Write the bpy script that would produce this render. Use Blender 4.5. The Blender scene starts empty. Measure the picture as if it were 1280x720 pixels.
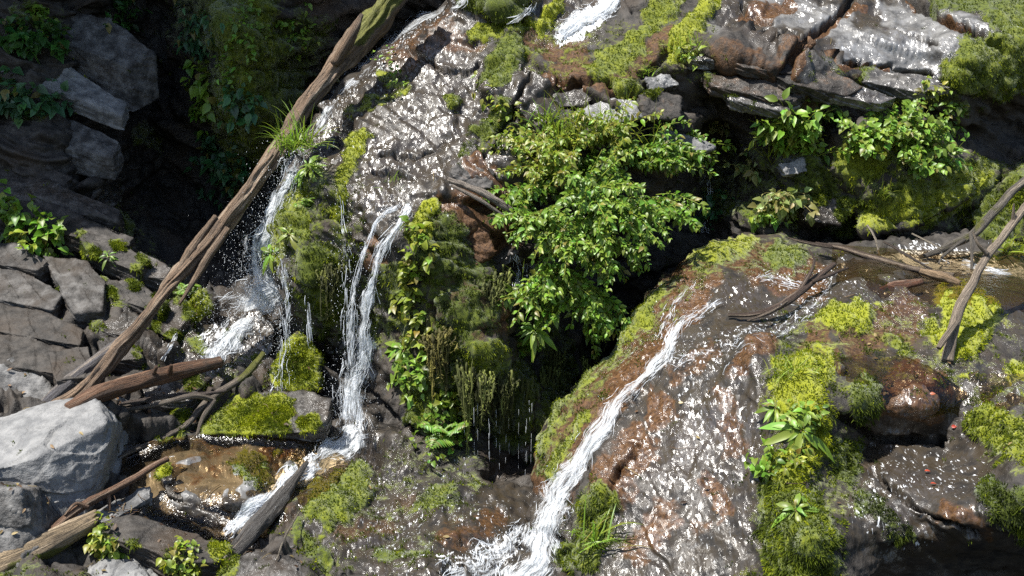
import bpy, bmesh, math, random
import numpy as np
from mathutils import Vector, Matrix

# ------------------------------------------------------------------ scene, camera, light
sc = bpy.context.scene
col = sc.collection
W0, H0 = 1280.0, 720.0
F = 640.0 / math.tan(math.radians(26.0))
PITCH = math.radians(12.0)
CAMZ = 2.1
cp, sp = math.cos(PITCH), math.sin(PITCH)
CAM = Vector((0, 0, CAMZ))

cam = bpy.data.cameras.new('camera')
cam.sensor_width = 36.0
cam.lens = 18.0 / math.tan(math.radians(26.0))
cam.clip_start = 0.05
cam.clip_end = 500
co = bpy.data.objects.new('camera', cam)
col.objects.link(co)
co.location = CAM
co.rotation_euler = (math.radians(90) - PITCH, 0, 0)
sc.camera = co

SUN = Vector((-0.36, -0.20, 0.90)).normalized()
w = bpy.data.worlds.new("World")
sc.world = w
w.use_nodes = True
nt = w.node_tree
sky = nt.nodes.new('ShaderNodeTexSky')
sky.sky_type = 'NISHITA'
sky.sun_disc = False
sky.sun_elevation = math.asin(SUN.z)
sky.sun_rotation = math.atan2(SUN.x, SUN.y)
bg = nt.nodes['Background']
nt.links.new(sky.outputs[0], bg.inputs[0])
bg.inputs[1].default_value = 0.09
sl = bpy.data.lights.new('sun', 'SUN')
sl.energy = 5.0
sl.angle = math.radians(0.53)
sl.color = (1.0, 0.965, 0.90)
so = bpy.data.objects.new('sun', sl)
col.objects.link(so)
so.location = SUN * 30
so.rotation_euler = SUN.to_track_quat('Z', 'Y').to_euler()
vs = sc.view_settings
vs.view_transform = 'Standard'
vs.look = 'None'
vs.gamma = 1
vs.use_curve_mapping = False
vs.exposure = 1.15
sc.cycles.max_bounces = 6
sc.cycles.diffuse_bounces = 2
sc.cycles.glossy_bounces = 3
sc.cycles.transmission_bounces = 4
sc.cycles.transparent_max_bounces = 12
sc.cycles.caustics_reflective = False
sc.cycles.caustics_refractive = False
sc.cycles.sample_clamp_indirect = 3.0
sc.cycles.use_denoising = False
sc.cycles.sample_clamp_direct = 8.0

rng = np.random.default_rng(7)
random.seed(7)


# ------------------------------------------------------------------ places: a photo pixel and a distance give a point
def P_at(px, py, Y):
    px = np.asarray(px, float); py = np.asarray(py, float); Y = np.asarray(Y, float)
    t = -(py - 360.0) / F
    d = Y / (cp + t * sp)
    X = (px - 640.0) / F * d
    Z = CAMZ + d * (t * cp - sp)
    return np.stack(np.broadcast_arrays(X, Y, Z), axis=-1)


def V_at(px, py, Y):
    return Vector(P_at(px, py, Y).tolist())


def ray(px, py):
    t = -(py - 360.0) / F
    return Vector(((px - 640.0) / F, cp + t * sp, t * cp - sp)).normalized()


def pix(p):
    """inverse of P_at for arrays of points"""
    p = np.asarray(p, float)
    x = p[..., 0]; y = p[..., 1]; z = p[..., 2] - CAMZ
    d = y * cp - z * sp
    u = y * sp + z * cp
    return 640 + F * x / d, 360 - F * u / d


# ------------------------------------------------------------------ noise
_r = np.random.default_rng(11)
PERM = np.tile(_r.permutation(256), 3)
G3 = _r.normal(size=(256, 3)); G3 /= np.linalg.norm(G3, axis=1)[:, None]


def pn(P, seed=0):
    P = np.asarray(P, float) + seed * 17.37
    i = np.floor(P).astype(np.int64)
    f = P - i
    i &= 255
    u = f * f * f * (f * (f * 6 - 15) + 10)
    out = 0
    for a in (0, 1):
        wa = u[..., 0] if a else 1 - u[..., 0]
        pa = PERM[(i[..., 0] + a) & 255]
        for b in (0, 1):
            wb = u[..., 1] if b else 1 - u[..., 1]
            pb = PERM[pa + ((i[..., 1] + b) & 255)]
            for c in (0, 1):
                wc = u[..., 2] if c else 1 - u[..., 2]
                g = G3[PERM[pb + ((i[..., 2] + c) & 255)]]
                dt = g[..., 0] * (f[..., 0] - a) + g[..., 1] * (f[..., 1] - b) + g[..., 2] * (f[..., 2] - c)
                out = out + wa * wb * wc * dt
    return out * 1.6


def fbm(P, o=4, seed=0, lac=2.03, g=0.5):
    s, a = 0, 1.0
    for k in range(o):
        s = s + a * pn(P, seed + k * 3.1)
        P = P * lac
        a *= g
    return s


def facet(P, seed=0, tilt=0.8):
    """fractured blocks: every cell has its own height and tilt"""
    P = np.asarray(P, float) + seed * 9.71
    i = np.floor(P).astype(np.int64)
    best = np.full(P.shape[:-1], 1e9)
    val = np.zeros(P.shape[:-1])
    for a in (-1, 0, 1):
        for b in (-1, 0, 1):
            for c in (-1, 0, 1):
                j = i + np.array([a, b, c])
                h = PERM[PERM[PERM[j[..., 0] & 255] + (j[..., 1] & 255)] + (j[..., 2] & 255)]
                off = G3[h] * 0.42 + 0.5
                d = P - (j + off)
                dd = (d * d).sum(-1)
                g = G3[(h * 7 + 13) & 255]
                v = (h / 255.0 - 0.5) + tilt * (g * d).sum(-1)
                m = dd < best
                best = np.where(m, dd, best)
                val = np.where(m, v, val)
    return val


def sstep(a, b, x):
    t = np.clip((x - a) / (b - a), 0, 1)
    return t * t * (3 - 2 * t)


# bedding of the rock: layers dip down to the right and towards the viewer
BN = np.array([0.36, -0.22, 0.90]); BN /= np.linalg.norm(BN)
BT = np.cross(BN, [0, 1, 0]); BT /= np.linalg.norm(BT)
BB = np.cross(BN, BT)


def bed(P, a=1.0, n=3.2):
    return np.stack([P @ BT * a, P @ BB * a, P @ BN * n], -1)


# ------------------------------------------------------------------ mesh building
def mesh_np(name, verts, quads=None, tris=None, mats=(), attrs=None, smooth=True):
    me = bpy.data.meshes.new(name)
    verts = np.asarray(verts, np.float32).reshape(-1, 3)
    me.vertices.add(len(verts))
    me.vertices.foreach_set('co', verts.ravel())
    loops, starts, tot = [], [], 0
    if quads is not None and len(quads):
        q = np.asarray(quads, np.int32).reshape(-1, 4)
        loops.append(q.ravel()); starts.append(np.arange(len(q)) * 4); tot = len(q) * 4
    if tris is not None and len(tris):
        t = np.asarray(tris, np.int32).reshape(-1, 3)
        loops.append(t.ravel()); starts.append(tot + np.arange(len(t)) * 3)
    L = np.concatenate(loops); S = np.concatenate(starts).astype(np.int32)
    me.loops.add(len(L))
    me.loops.foreach_set('vertex_index', L.astype(np.int32))
    me.polygons.add(len(S))
    me.polygons.foreach_set('loop_start', S)
    me.polygons.foreach_set('use_smooth', np.full(len(S), smooth, bool))
    me.update(calc_edges=True)
    for k, v in (attrs or {}).items():
        v = np.asarray(v, np.float32)
        if v.ndim == 1:
            v = np.stack([v, v, v, np.ones_like(v)], -1)
        elif v.shape[1] == 3:
            v = np.concatenate([v, np.ones((len(v), 1), np.float32)], 1)
        at = me.attributes.new(k, 'FLOAT_COLOR', 'POINT')
        at.data.foreach_set('color', v.astype(np.float32).ravel())
    for m in mats:
        me.materials.append(m)
    me.validate()
    return me


def link(name, me, parent=None):
    o = bpy.data.objects.new(name, me)
    col.objects.link(o)
    if parent is not None:
        o.parent = parent
        o.matrix_parent_inverse = parent.matrix_world.inverted()
    return o


def tag(o, label=None, cat=None, group=None, kind=None):
    if label: o['label'] = label
    if cat: o['category'] = cat
    if group: o['group'] = group
    if kind: o['kind'] = kind
    return o


def empty(name, loc):
    o = bpy.data.objects.new(name, None)
    o.empty_display_size = 0.05
    col.objects.link(o)
    o.location = loc
    o.matrix_world = Matrix.Translation(Vector(loc))
    return o


class MB:
    """collects vertices and faces, then links ONE mesh object"""
    def __init__(s):
        s.v, s.q, s.t, s.c, s.n = [], [], [], [], 0

    def add(s, v, q=None, t=None, c=(0.5, 0.5, 0.5)):
        v = np.asarray(v, float).reshape(-1, 3)
        s.v.append(v)
        c = np.asarray(c, float)
        s.c.append(np.broadcast_to(c, (len(v), 3)))
        if q is not None: s.q.append(np.asarray(q, int).reshape(-1, 4) + s.n)
        if t is not None: s.t.append(np.asarray(t, int).reshape(-1, 3) + s.n)
        s.n += len(v)

    def build(s, name, mat, parent=None, smooth=True, attr='tone', origin=None):
        v = np.concatenate(s.v)
        o0 = None
        if parent is None:
            o0 = np.array(origin if origin is not None else v.mean(0))
            v = v - o0
        elif parent is not None:
            o0 = np.array(parent.location)
            v = v - o0
        me = mesh_np(name, v, np.concatenate(s.q) if s.q else None, np.concatenate(s.t) if s.t else None,
                     [mat], {attr: np.concatenate(s.c)}, smooth)
        o = bpy.data.objects.new(name, me)
        col.objects.link(o)
        if parent is None:
            o.location = o0
        else:
            o.parent = parent
        return o


def tube_arrays(pts, rad, k=6, cap=True):
    pts = np.asarray(pts, float); n = len(pts)
    rad = np.broadcast_to(np.asarray(rad, float), (n,))
    tan = np.gradient(pts, axis=0)
    tan /= np.linalg.norm(tan, axis=1)[:, None] + 1e-9
    ref = np.array([0.31, 0.9, 0.29])
    if abs(tan[0] @ ref) > 0.9: ref = np.array([1.0, 0, 0.1])
    a = np.cross(tan, ref); a /= np.linalg.norm(a, axis=1)[:, None] + 1e-9
    b = np.cross(tan, a)
    th = np.arange(k) / k * 2 * math.pi
    v = pts[:, None] + rad[:, None, None] * (np.cos(th)[None, :, None] * a[:, None] + np.sin(th)[None, :, None] * b[:, None])
    idx = np.arange(n * k).reshape(n, k)
    q = np.stack([idx[:-1], np.roll(idx[:-1], -1, 1), np.roll(idx[1:], -1, 1), idx[1:]], -1).reshape(-1, 4)
    v = v.reshape(-1, 3); t = None
    if cap:
        v = np.concatenate([v, pts[:1], pts[-1:]])
        i0, i1 = n * k, n * k + 1
        r = np.arange(k)
        t = np.concatenate([np.stack([np.full(k, i0), (r + 1) % k, r], -1),
                            np.stack([np.full(k, i1), idx[-1][r], idx[-1][(r + 1) % k]], -1)])
    return v, q, t


# ------------------------------------------------------------------ node helpers
class NT:
    def __init__(s, name):
        s.m = bpy.data.materials.new(name)
        s.m.use_nodes = True
        s.t = s.m.node_tree
        s.t.nodes.clear()
        s.out = s.t.nodes.new('ShaderNodeOutputMaterial')

    def set(s, sock, v):
        if isinstance(v, bpy.types.NodeSocket): s.t.links.new(v, sock)
        elif v is not None:
            if isinstance(v, (tuple, list)) and len(v) == 3 and sock.type == 'RGBA': v = (*v, 1)
            sock.default_value = v

    def node(s, t, ins=None, **kw):
        n = s.t.nodes.new(t)
        for k, v in kw.items(): setattr(n, k, v)
        for k, v in (ins or {}).items(): s.set(n.inputs[k], v)
        return n

    def math(s, op, a, b=0.0, clamp=False):
        return s.node('ShaderNodeMath', {0: a, 1: b}, operation=op, use_clamp=clamp).outputs[0]

    def mix(s, f, a, b):
        n = s.node('ShaderNodeMix', data_type='RGBA')
        s.set(n.inputs['Factor'], f); s.set(n.inputs['A'], a) if False else None
        s.set(n.inputs[6], a); s.set(n.inputs[7], b)
        return n.outputs[2]

    def lerp(s, f, a, b):
        n = s.node('ShaderNodeMix', data_type='FLOAT')
        s.set(n.inputs[0], f); s.set(n.inputs[2], a); s.set(n.inputs[3], b)
        return n.outputs[0]

    def ss(s, v, a, b):
        n = s.node('ShaderNodeMapRange', {0: v, 1: a, 2: b, 3: 0.0, 4: 1.0}, interpolation_type='SMOOTHSTEP')
        return n.outputs[0]

    def noise(s, vec, scale, detail=4, rough=0.55, dist=0.0):
        n = s.node('ShaderNodeTexNoise', {'Scale': scale, 'Detail': detail, 'Roughness': rough, 'Distortion': dist})
        if vec is not None: s.set(n.inputs['Vector'], vec)
        return n.outputs[0]

    def scalev(s, vec, sx, sy, sz):
        n = s.node('ShaderNodeMapping')
        s.set(n.inputs['Vector'], vec)
        n.inputs['Scale'].default_value = (sx, sy, sz)
        return n.outputs[0]

    def attr(s, name):
        n = s.node('ShaderNodeAttribute', attribute_name=name)
        return n

    def rgb(s, c):
        n = s.node('ShaderNodeSeparateColor', {0: c})
        return n.outputs

    def pos(s):
        return s.node('ShaderNodeNewGeometry').outputs['Position']

    def done(s, sh):
        s.t.links.new(sh, s.out.inputs[0])
        return s.m


def rock_material():
    n = NT('wet_mossy_rock')
    P = n.pos()
    A = n.rgb(n.attr('mask').outputs['Color'])       # moss, rust, wet
    B = n.rgb(n.attr('mask2').outputs['Color'])      # light, moss tone, foam and painted glints
    n1 = n.noise(P, 3.0, 6, 0.6)
    n2 = n.noise(P, 14.0, 6, 0.65)
    n3 = n.noise(P, 60.0, 4, 0.7)
    n4 = n.noise(n.scalev(P, 1, .55, .55), 88.0, 2, 0.55, .5)
    rock = n.mix(n.ss(n2, .35, .68), (.020, .018, .016), (.062, .055, .048))
    rock = n.mix(n.ss(n1, .45, .7), rock, (.042, .031, .022))
    rock = n.mix(n.math('MULTIPLY', n.ss(A[2], .3, 1.0), n.ss(n2, .38, .62)), rock, (.036, .0275, .0175))
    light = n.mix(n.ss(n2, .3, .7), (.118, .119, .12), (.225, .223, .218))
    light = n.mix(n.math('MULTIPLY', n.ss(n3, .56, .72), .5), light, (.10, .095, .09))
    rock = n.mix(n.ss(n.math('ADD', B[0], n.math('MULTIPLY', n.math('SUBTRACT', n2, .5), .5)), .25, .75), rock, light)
    rust = n.mix(n.ss(n3, .35, .68), (.034, .017, .008), (.110, .057, .025))
    rf = n.ss(n.math('ADD', A[1], n.math('MULTIPLY', n.math('SUBTRACT', n2, .5), 1.0)), .32, .62)
    base = n.mix(rf, rock, rust)
    mn = n.math('ADD', n.math('MULTIPLY', n.math('SUBTRACT', n2, .5), 1.0), n.math('MULTIPLY', n.math('SUBTRACT', n3, .5), .5))
    mf = n.ss(n.math('ADD', A[0], n.math('MULTIPLY', mn, 1.3)), .32, .60)
    tone = n.math('ADD', B[1], n.math('MULTIPLY', n.math('SUBTRACT', n3, .5), .9))
    tone = n.math('ADD', tone, n.math('MULTIPLY', n.math('SUBTRACT', n2, .5), .7))
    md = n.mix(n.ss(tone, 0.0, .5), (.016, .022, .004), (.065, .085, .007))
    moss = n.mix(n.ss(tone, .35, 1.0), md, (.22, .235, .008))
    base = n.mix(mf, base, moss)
    # white streaks: running water, and glints painted into the colour of wet rock
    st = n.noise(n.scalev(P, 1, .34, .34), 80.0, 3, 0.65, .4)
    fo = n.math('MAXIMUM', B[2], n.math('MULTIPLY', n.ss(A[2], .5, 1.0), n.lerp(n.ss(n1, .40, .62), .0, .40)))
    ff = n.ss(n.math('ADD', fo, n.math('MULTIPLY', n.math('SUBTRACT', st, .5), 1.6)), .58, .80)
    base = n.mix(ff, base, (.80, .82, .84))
    wet = n.math('MULTIPLY', A[2], n.math('SUBTRACT', 1.0, n.math('MULTIPLY', mf, .85)), True)
    rough = n.lerp(wet, n.lerp(n2, .5, .8), n.lerp(n2, .28, .46))
    rough = n.lerp(mf, rough, .9)
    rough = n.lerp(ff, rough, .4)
    h = n.math('ADD', n.math('MULTIPLY', n3, n.lerp(wet, .010, .0025)), n.math('MULTIPLY', n.noise(P, 260.0, 2, .6), n.lerp(mf, n.lerp(wet, .0022, .0004), .006)))
    h = n.math('ADD', h, n.math('MULTIPLY', n4, n.math('MULTIPLY', wet, .0022)))
    bmp = n.node('ShaderNodeBump', {'Strength': .9, 'Distance': 1.0, 'Height': h})
    b = n.node('ShaderNodeBsdfPrincipled', {'Base Color': base, 'Roughness': rough, 'Normal': bmp.outputs[0],
                                            'IOR': 1.4, 'Specular IOR Level': n.lerp(mf, n.lerp(wet, .35, .22), .1)})
    n.set(b.inputs['Coat Weight'], n.math('MULTIPLY', n.ss(wet, .15, .9), n.lerp(n.ss(n.math('ADD', n.math('MULTIPLY', n1, .55), n.math('MULTIPLY', n2, .45)), .42, .60), .16, 1.0)))
    n.set(b.inputs['Coat Roughness'], .19)
    n.set(b.inputs['Coat Tint'], (1, 1, 1))
    b.inputs['Coat IOR'].default_value = 1.7
    wv = n.scalev(P, 1, .42, .42)
    wob = n.node('ShaderNodeTexNoise', {'Vector': wv, 'Scale': 40.0, 'Detail': 2.0})
    va = n.node('ShaderNodeVectorMath', {0: wob.outputs[1], 1: (.014, .014, .014)}, operation='MULTIPLY').outputs[0]
    vv = n.node('ShaderNodeVectorMath', {0: wv, 1: va}, operation='ADD').outputs[0]
    vo = n.node('ShaderNodeTexVoronoi', {'Vector': vv, 'Scale': 88.0})
    vc = n.node('ShaderNodeVectorMath', {0: vo.outputs['Color'], 1: (.5, .5, .5)}, operation='SUBTRACT').outputs[0]
    vc = n.node('ShaderNodeVectorMath', {0: vc, 1: (.70, .70, .70)}, operation='MULTIPLY').outputs[0]
    vn = n.node('ShaderNodeVectorMath', {0: bmp.outputs[0], 1: vc}, operation='ADD').outputs[0]
    vn = n.node('ShaderNodeVectorMath', {0: vn}, operation='NORMALIZE').outputs[0]
    n.set(b.inputs['Coat Normal'], vn)
    n.set(b.inputs['Sheen Weight'], n.math('MULTIPLY', mf, .25))
    return n.done(b.outputs[0])


M_ROCK = rock_material()


# ------------------------------------------------------------------ the ravine's rock: relief sheets through measured points
def tps(ctrl):
    c = np.array([(a, b) for a, b, _ in ctrl], float) / 200.0
    y = np.array([v for _, _, v in ctrl], float)
    n = len(c)

    def U(r2): return np.where(r2 > 1e-12, r2 * np.log(np.maximum(r2, 1e-12)), 0)
    K = U(((c[:, None] - c[None]) ** 2).sum(-1)) + np.eye(n) * 0.02
    Pm = np.concatenate([np.ones((n, 1)), c], 1)
    A = np.zeros((n + 3, n + 3)); A[:n, :n] = K; A[:n, n:] = Pm; A[n:, :n] = Pm.T
    s = np.linalg.solve(A, np.concatenate([y, np.zeros(3)]))

    def f(px, py):
        q = np.stack([px, py], -1) / 200.0
        out = s[n] + s[n + 1] * q[..., 0] + s[n + 2] * q[..., 1]
        for k in range(n):
            out = out + s[k] * U(((q - c[k]) ** 2).sum(-1))
        return out
    return f


def poly_sd(px, py, poly):
    """signed distance (inside positive) and nearest boundary point"""
    poly = np.array(poly, float)
    best = np.full(px.shape, 1e18); bx = np.zeros(px.shape); by = np.zeros(px.shape)
    ins = np.zeros(px.shape, bool)
    for a, b in zip(poly, np.roll(poly, -1, 0)):
        d = b - a
        t = np.clip(((px - a[0]) * d[0] + (py - a[1]) * d[1]) / (d @ d), 0, 1)
        qx = a[0] + t * d[0]; qy = a[1] + t * d[1]
        dd = (px - qx) ** 2 + (py - qy) ** 2
        m = dd < best
        best = np.where(m, dd, best); bx = np.where(m, qx, bx); by = np.where(m, qy, by)
        if a[1] != b[1]:
            c = ((a[1] > py) != (b[1] > py)) & (px < (b[0] - a[0]) * (py - a[1]) / (b[1] - a[1]) + a[0])
            ins ^= c
    s = np.sqrt(best)
    return np.where(ins, s, -s), bx, by


def paint(px, py, strokes, base=0.0):
    """strokes: (points, radius, strength) -> strongest wins"""
    out = np.full(px.shape, base)
    for pts, r, s in strokes:
        best = np.full(px.shape, 1e18)
        p = np.array(pts, float)
        if len(p) == 1: p = np.repeat(p, 2, 0)
        for a, b in zip(p[:-1], p[1:]):
            d = b - a
            dn = max(d @ d, 1e-6)
            t = np.clip(((px - a[0]) * d[0] + (py - a[1]) * d[1]) / dn, 0, 1)
            best = np.minimum(best, (px - a[0] - t * d[0]) ** 2 + (py - a[1] - t * d[1]) ** 2)
        v = s * (1 - sstep(.45 * r, 1.25 * r, np.sqrt(best)))
        out = np.maximum(out, v)
    return out


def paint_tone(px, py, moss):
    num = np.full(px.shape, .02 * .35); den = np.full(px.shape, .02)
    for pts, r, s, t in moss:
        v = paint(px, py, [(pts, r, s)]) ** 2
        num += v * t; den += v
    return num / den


def axis(lo, hi, f0, f1, step):
    """fine inside the frame part f0..f1, coarse outside"""
    mid = np.arange(f0, f1 + .01, step)
    a = []; x = f0; s = step
    while x > lo:
        s *= 1.25; x -= s; a.append(x)
    b = []; x = mid[-1]; s = step
    while x < hi:
        s *= 1.25; x += s; b.append(x)
    return np.array(a[::-1] + list(mid) + b)


def blur(h, n):
    for _ in range(n):
        p = np.pad(h, 1, mode='edge')
        h = (p[:-2, 1:-1] + 2 * h + p[2:, 1:-1]) / 4
        p = np.pad(h, 1, mode='edge')
        h = (p[1:-1, :-2] + 2 * h + p[1:-1, 2:]) / 4
    return h


def blur3(N, n):
    N = np.stack([blur(N[..., k], n) for k in range(3)], -1)
    return N / np.maximum(np.linalg.norm(N, axis=-1, keepdims=True), 1e-9)


TERRAIN = []
SHEETS = []


def sheet(name, ctrl, poly, xs, ys, moss, rust, wet, light, foam, smoothp, hang=(), cracks=(), blocky=1.0, strata=.6, fold=.02, rnd=(16, .13), seed=0):
    gx, gy = np.meshgrid(xs, ys)
    wob = np.stack([gx / 40, gy / 40, np.zeros_like(gx) + seed], -1)
    ex = 9 * fbm(wob, 3, 5); ey = 9 * fbm(wob, 3, 9)
    sd, bx, by = poly_sd(gx + ex, gy + ey, poly)
    out = sd < 0
    qx = np.where(out, bx - ex, gx); qy = np.where(out, by - ey, gy)
    f = tps(ctrl)
    cx = np.clip(qx, -70, 1350); cy = np.clip(qy, -75, 780)
    Y = f(cx, cy)
    s = np.clip(sd / rnd[0], 0, 1)
    Y = Y + rnd[1] * (1 - np.sqrt(1 - (1 - s) ** 2))
    Y = Y + np.where(out, -sd * fold, 0)
    P = P_at(qx, qy, Y)

    def normals(P):
        du = np.gradient(P, axis=1); dv = np.gradient(P, axis=0)
        N = np.cross(du, dv)
        L = np.linalg.norm(N, axis=-1, keepdims=True)
        N = N / np.maximum(L, 1e-12)
        d = (N * (P - np.array(CAM))).sum(-1)
        N = np.where((d > 0)[..., None], -N, N)
        return N
    # ragged masks
    w2 = np.stack([gx / 16, gy / 16, np.zeros_like(gx) + seed + 3], -1)
    wx = gx + ex * .8 + 7 * fbm(w2, 2, 21); wy = gy + ey * .8 + 7 * fbm(w2, 2, 25)
    m_moss = paint(wx, wy, [(a, b, c) for a, b, c, d in moss])
    m_tone = paint_tone(wx, wy, moss)
    m_rust = paint(wx, wy, rust); m_wet = paint(wx, wy, wet, .12)
    m_light = paint(wx, wy, light); m_foam_glint = paint(wx, wy, foam)
    m_smooth = paint(wx, wy, smoothp)
    m_hang = paint(wx, wy, hang)
    edge = np.clip(sd / 10, 0, 1)
    rough = (1 - .95 * m_smooth)
    def spacing(P):
        a = np.linalg.norm(np.gradient(P, axis=1), axis=-1); b = np.linalg.norm(np.gradient(P, axis=0), axis=-1)
        return blur(np.maximum(a, b), 2)

    def lim(f):                      # leave out detail finer than the grid can carry here
        return 1 - sstep(.16 / f, .45 / f, sp_)
    N = blur3(normals(P), 3)
    S = bed(P)
    sp_ = spacing(P)
    h = .12 * fbm(P * 1.3, 2, seed) * (1 - .8 * m_smooth)
    h = h + blur(blocky * rough * (1 - .6 * m_moss) * .12 * facet(S * 1.5 + .15 * fbm(P * 3, 2, 3)[..., None], seed + 1), 1) * lim(2)
    P = P + N * (h * (0.25 + .75 * edge))[..., None]
    N = blur3(normals(P), 2)
    sp_ = spacing(P)
    S = bed(P, 1, 2.6)
    tb = P @ BN * 4.6 + .55 * fbm(P * .9, 3, seed + 12)
    ts = P @ BN * 15 + .8 * fbm(P * 1.6, 3, seed + 13)
    lay = (blur(tb - np.floor(tb), 1) - .5) * .055 * lim(5) + (blur(ts - np.floor(ts), 1) - .5) * .022 * lim(16)
    h = blocky * rough * (1 - .7 * m_moss) * (1 - .8 * m_hang) * (strata * lay + blur(.055 * facet(S * 3.4 + .15 * fbm(P * 7, 2, 4)[..., None], seed + 2), 1) * lim(4)
                                + blur(.018 * facet(S * 10 + .15 * fbm(P * 20, 2, 4)[..., None], seed + 3), 1) * lim(10))
    h = h + (.026 - .016 * min(strata, 1)) * fbm(P * 7, 2, seed + 4) * (1 - .5 * m_smooth) * lim(8) + .007 * fbm(P * 28, 2, seed + 8) * lim(30) * (1 - .7 * m_wet)
    # cushions of moss stand proud, hanging curtains are ribbed
    h = h + m_moss * (.020 + .040 * np.abs(fbm(P * 7, 2, seed + 6)) * lim(7) + .016 * pn(P * 26, 7) * lim(26) + .008 * pn(P * 55, 8) * lim(50))
    Ph = P * np.array([14, 14, 1.1])
    h = h + m_hang * (.08 * np.abs(pn(Ph, 31)) + .04 * np.abs(pn(Ph * 2.3, 37))) * lim(14)
    # ripples of the running film
    Pw = P * np.array([1, 1, .5])
    h = h + m_wet * (1 - m_moss) * (.0025 * pn(Pw * 20, 41) * lim(20) + .0018 * pn(Pw * 45, 43) * lim(45))
    if len(cracks):
        ck = paint(gx + 5 * fbm(w2, 3, 31), gy + 5 * fbm(w2, 3, 35), cracks)
        h = h - .10 * ck
        m_wet = m_wet * (1 - ck); m_light = m_light * (1 - ck)
    P = P + N * (h * edge)[..., None]
    keep = sd > -70
    ny, nx = gx.shape
    idx = np.arange(nx * ny).reshape(ny, nx)
    fk = keep[:-1, :-1] & keep[1:, :-1] & keep[:-1, 1:] & keep[1:, 1:]
    q = np.stack([idx[:-1, :-1], idx[1:, :-1], idx[1:, 1:], idx[:-1, 1:]], -1)[fk]
    used = np.zeros(nx * ny, bool); used[q.ravel()] = True
    re = np.cumsum(used) - 1
    m1 = np.stack([m_moss, m_rust, m_wet], -1).reshape(-1, 3)[used]
    m2 = np.stack([m_light, m_tone, m_foam_glint], -1).reshape(-1, 3)[used]
    V = P.reshape(-1, 3)[used]
    me = mesh_np(name, V, re[q], None, [M_ROCK], {'mask': m1, 'mask2': m2})
    o = link(name, me)
    TERRAIN.append(o)
    SHEETS.append((V, normals(P).reshape(-1, 3)[used], m1, m2, (sd.reshape(-1)[used] > 2)))
    return o


# --- cliff with the waterfalls (centre) running on into the ledges top right
C_CTRL = [(580, -60, 7.0), (700, -60, 7.1), (800, -60, 7.0), (900, -60, 7.2), (1100, -60, 7.5), (1330, -60, 7.5), (470, -20, 7.2),
    (560, 20, 6.6), (625, 8, 6.45), (625, 30, 6.6), (720, 20, 6.7), (800, 20, 6.55), (900, 30, 6.55), (1000, 30, 6.62), (1150, 40, 6.62), (1280, 60, 6.45),
    (460, 100, 6.25), (540, 100, 6.15), (640, 100, 6.1), (740, 105, 6.05), (800, 120, 5.95), (860, 80, 6.15), (905, 65, 6.15), (1000, 95, 6.1), (1100, 100, 6.2), (1200, 110, 6.15),
    (895, 150, 6.65), (930, 165, 6.5), (1000, 128, 6.15), (1010, 155, 6.45), (1100, 128, 6.35), (1150, 150, 6.38), (1230, 150, 6.6), (1300, 150, 6.7),
    (980, 205, 6.15), (1060, 205, 6.05), (1140, 205, 6.1), (1230, 215, 6.3), (1320, 200, 6.3),
    (390, 200, 5.75), (450, 200, 5.7), (530, 190, 5.75), (600, 200, 5.7), (660, 190, 5.75), (740, 180, 5.8), (840, 180, 6.1), (885, 210, 6.8),
    (400, 260, 5.55), (440, 270, 5.5), (500, 250, 5.4), (545, 260, 5.35), (600, 240, 5.55), (640, 270, 5.6), (720, 280, 5.9), (800, 290, 6.3), (870, 285, 6.6), (960, 275, 6.1), (1050, 285, 6.25), (1130, 270, 5.95), (1250, 290, 6.2),
    (345, 330, 5.7), (380, 340, 5.4), (420, 340, 5.5), (450, 340, 5.55), (500, 330, 5.25), (540, 340, 5.2), (590, 320, 5.35), (640, 340, 5.6), (700, 360, 5.9), (800, 360, 6.4),
    (400, 420, 5.6), (450, 430, 5.6), (500, 430, 5.3), (560, 430, 5.12), (605, 440, 5.1), (660, 450, 5.6), (720, 440, 5.9), (800, 430, 6.2),
    (420, 520, 5.6), (470, 530, 5.45), (540, 530, 5.15), (600, 540, 5.45), (650, 500, 5.3), (685, 540, 5.3), (740, 520, 5.8),
    (560, 600, 5.2), (630, 625, 5.6), (700, 640, 5.5), (960, 340, 6.1), (1200, 330, 6.2)]
C_POLY = [(575, -330), (575, -70), (560, 5), (515, 40), (450, 95), (400, 140), (380, 185), (352, 235), (338, 290), (335, 340), (345, 400), (380, 430),
    (395, 480), (410, 540), (440, 580), (520, 605), (600, 650), (690, 690), (800, 600), (900, 460), (1000, 400), (1320, 385), (1600, 385), (1600, -330)]
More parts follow.
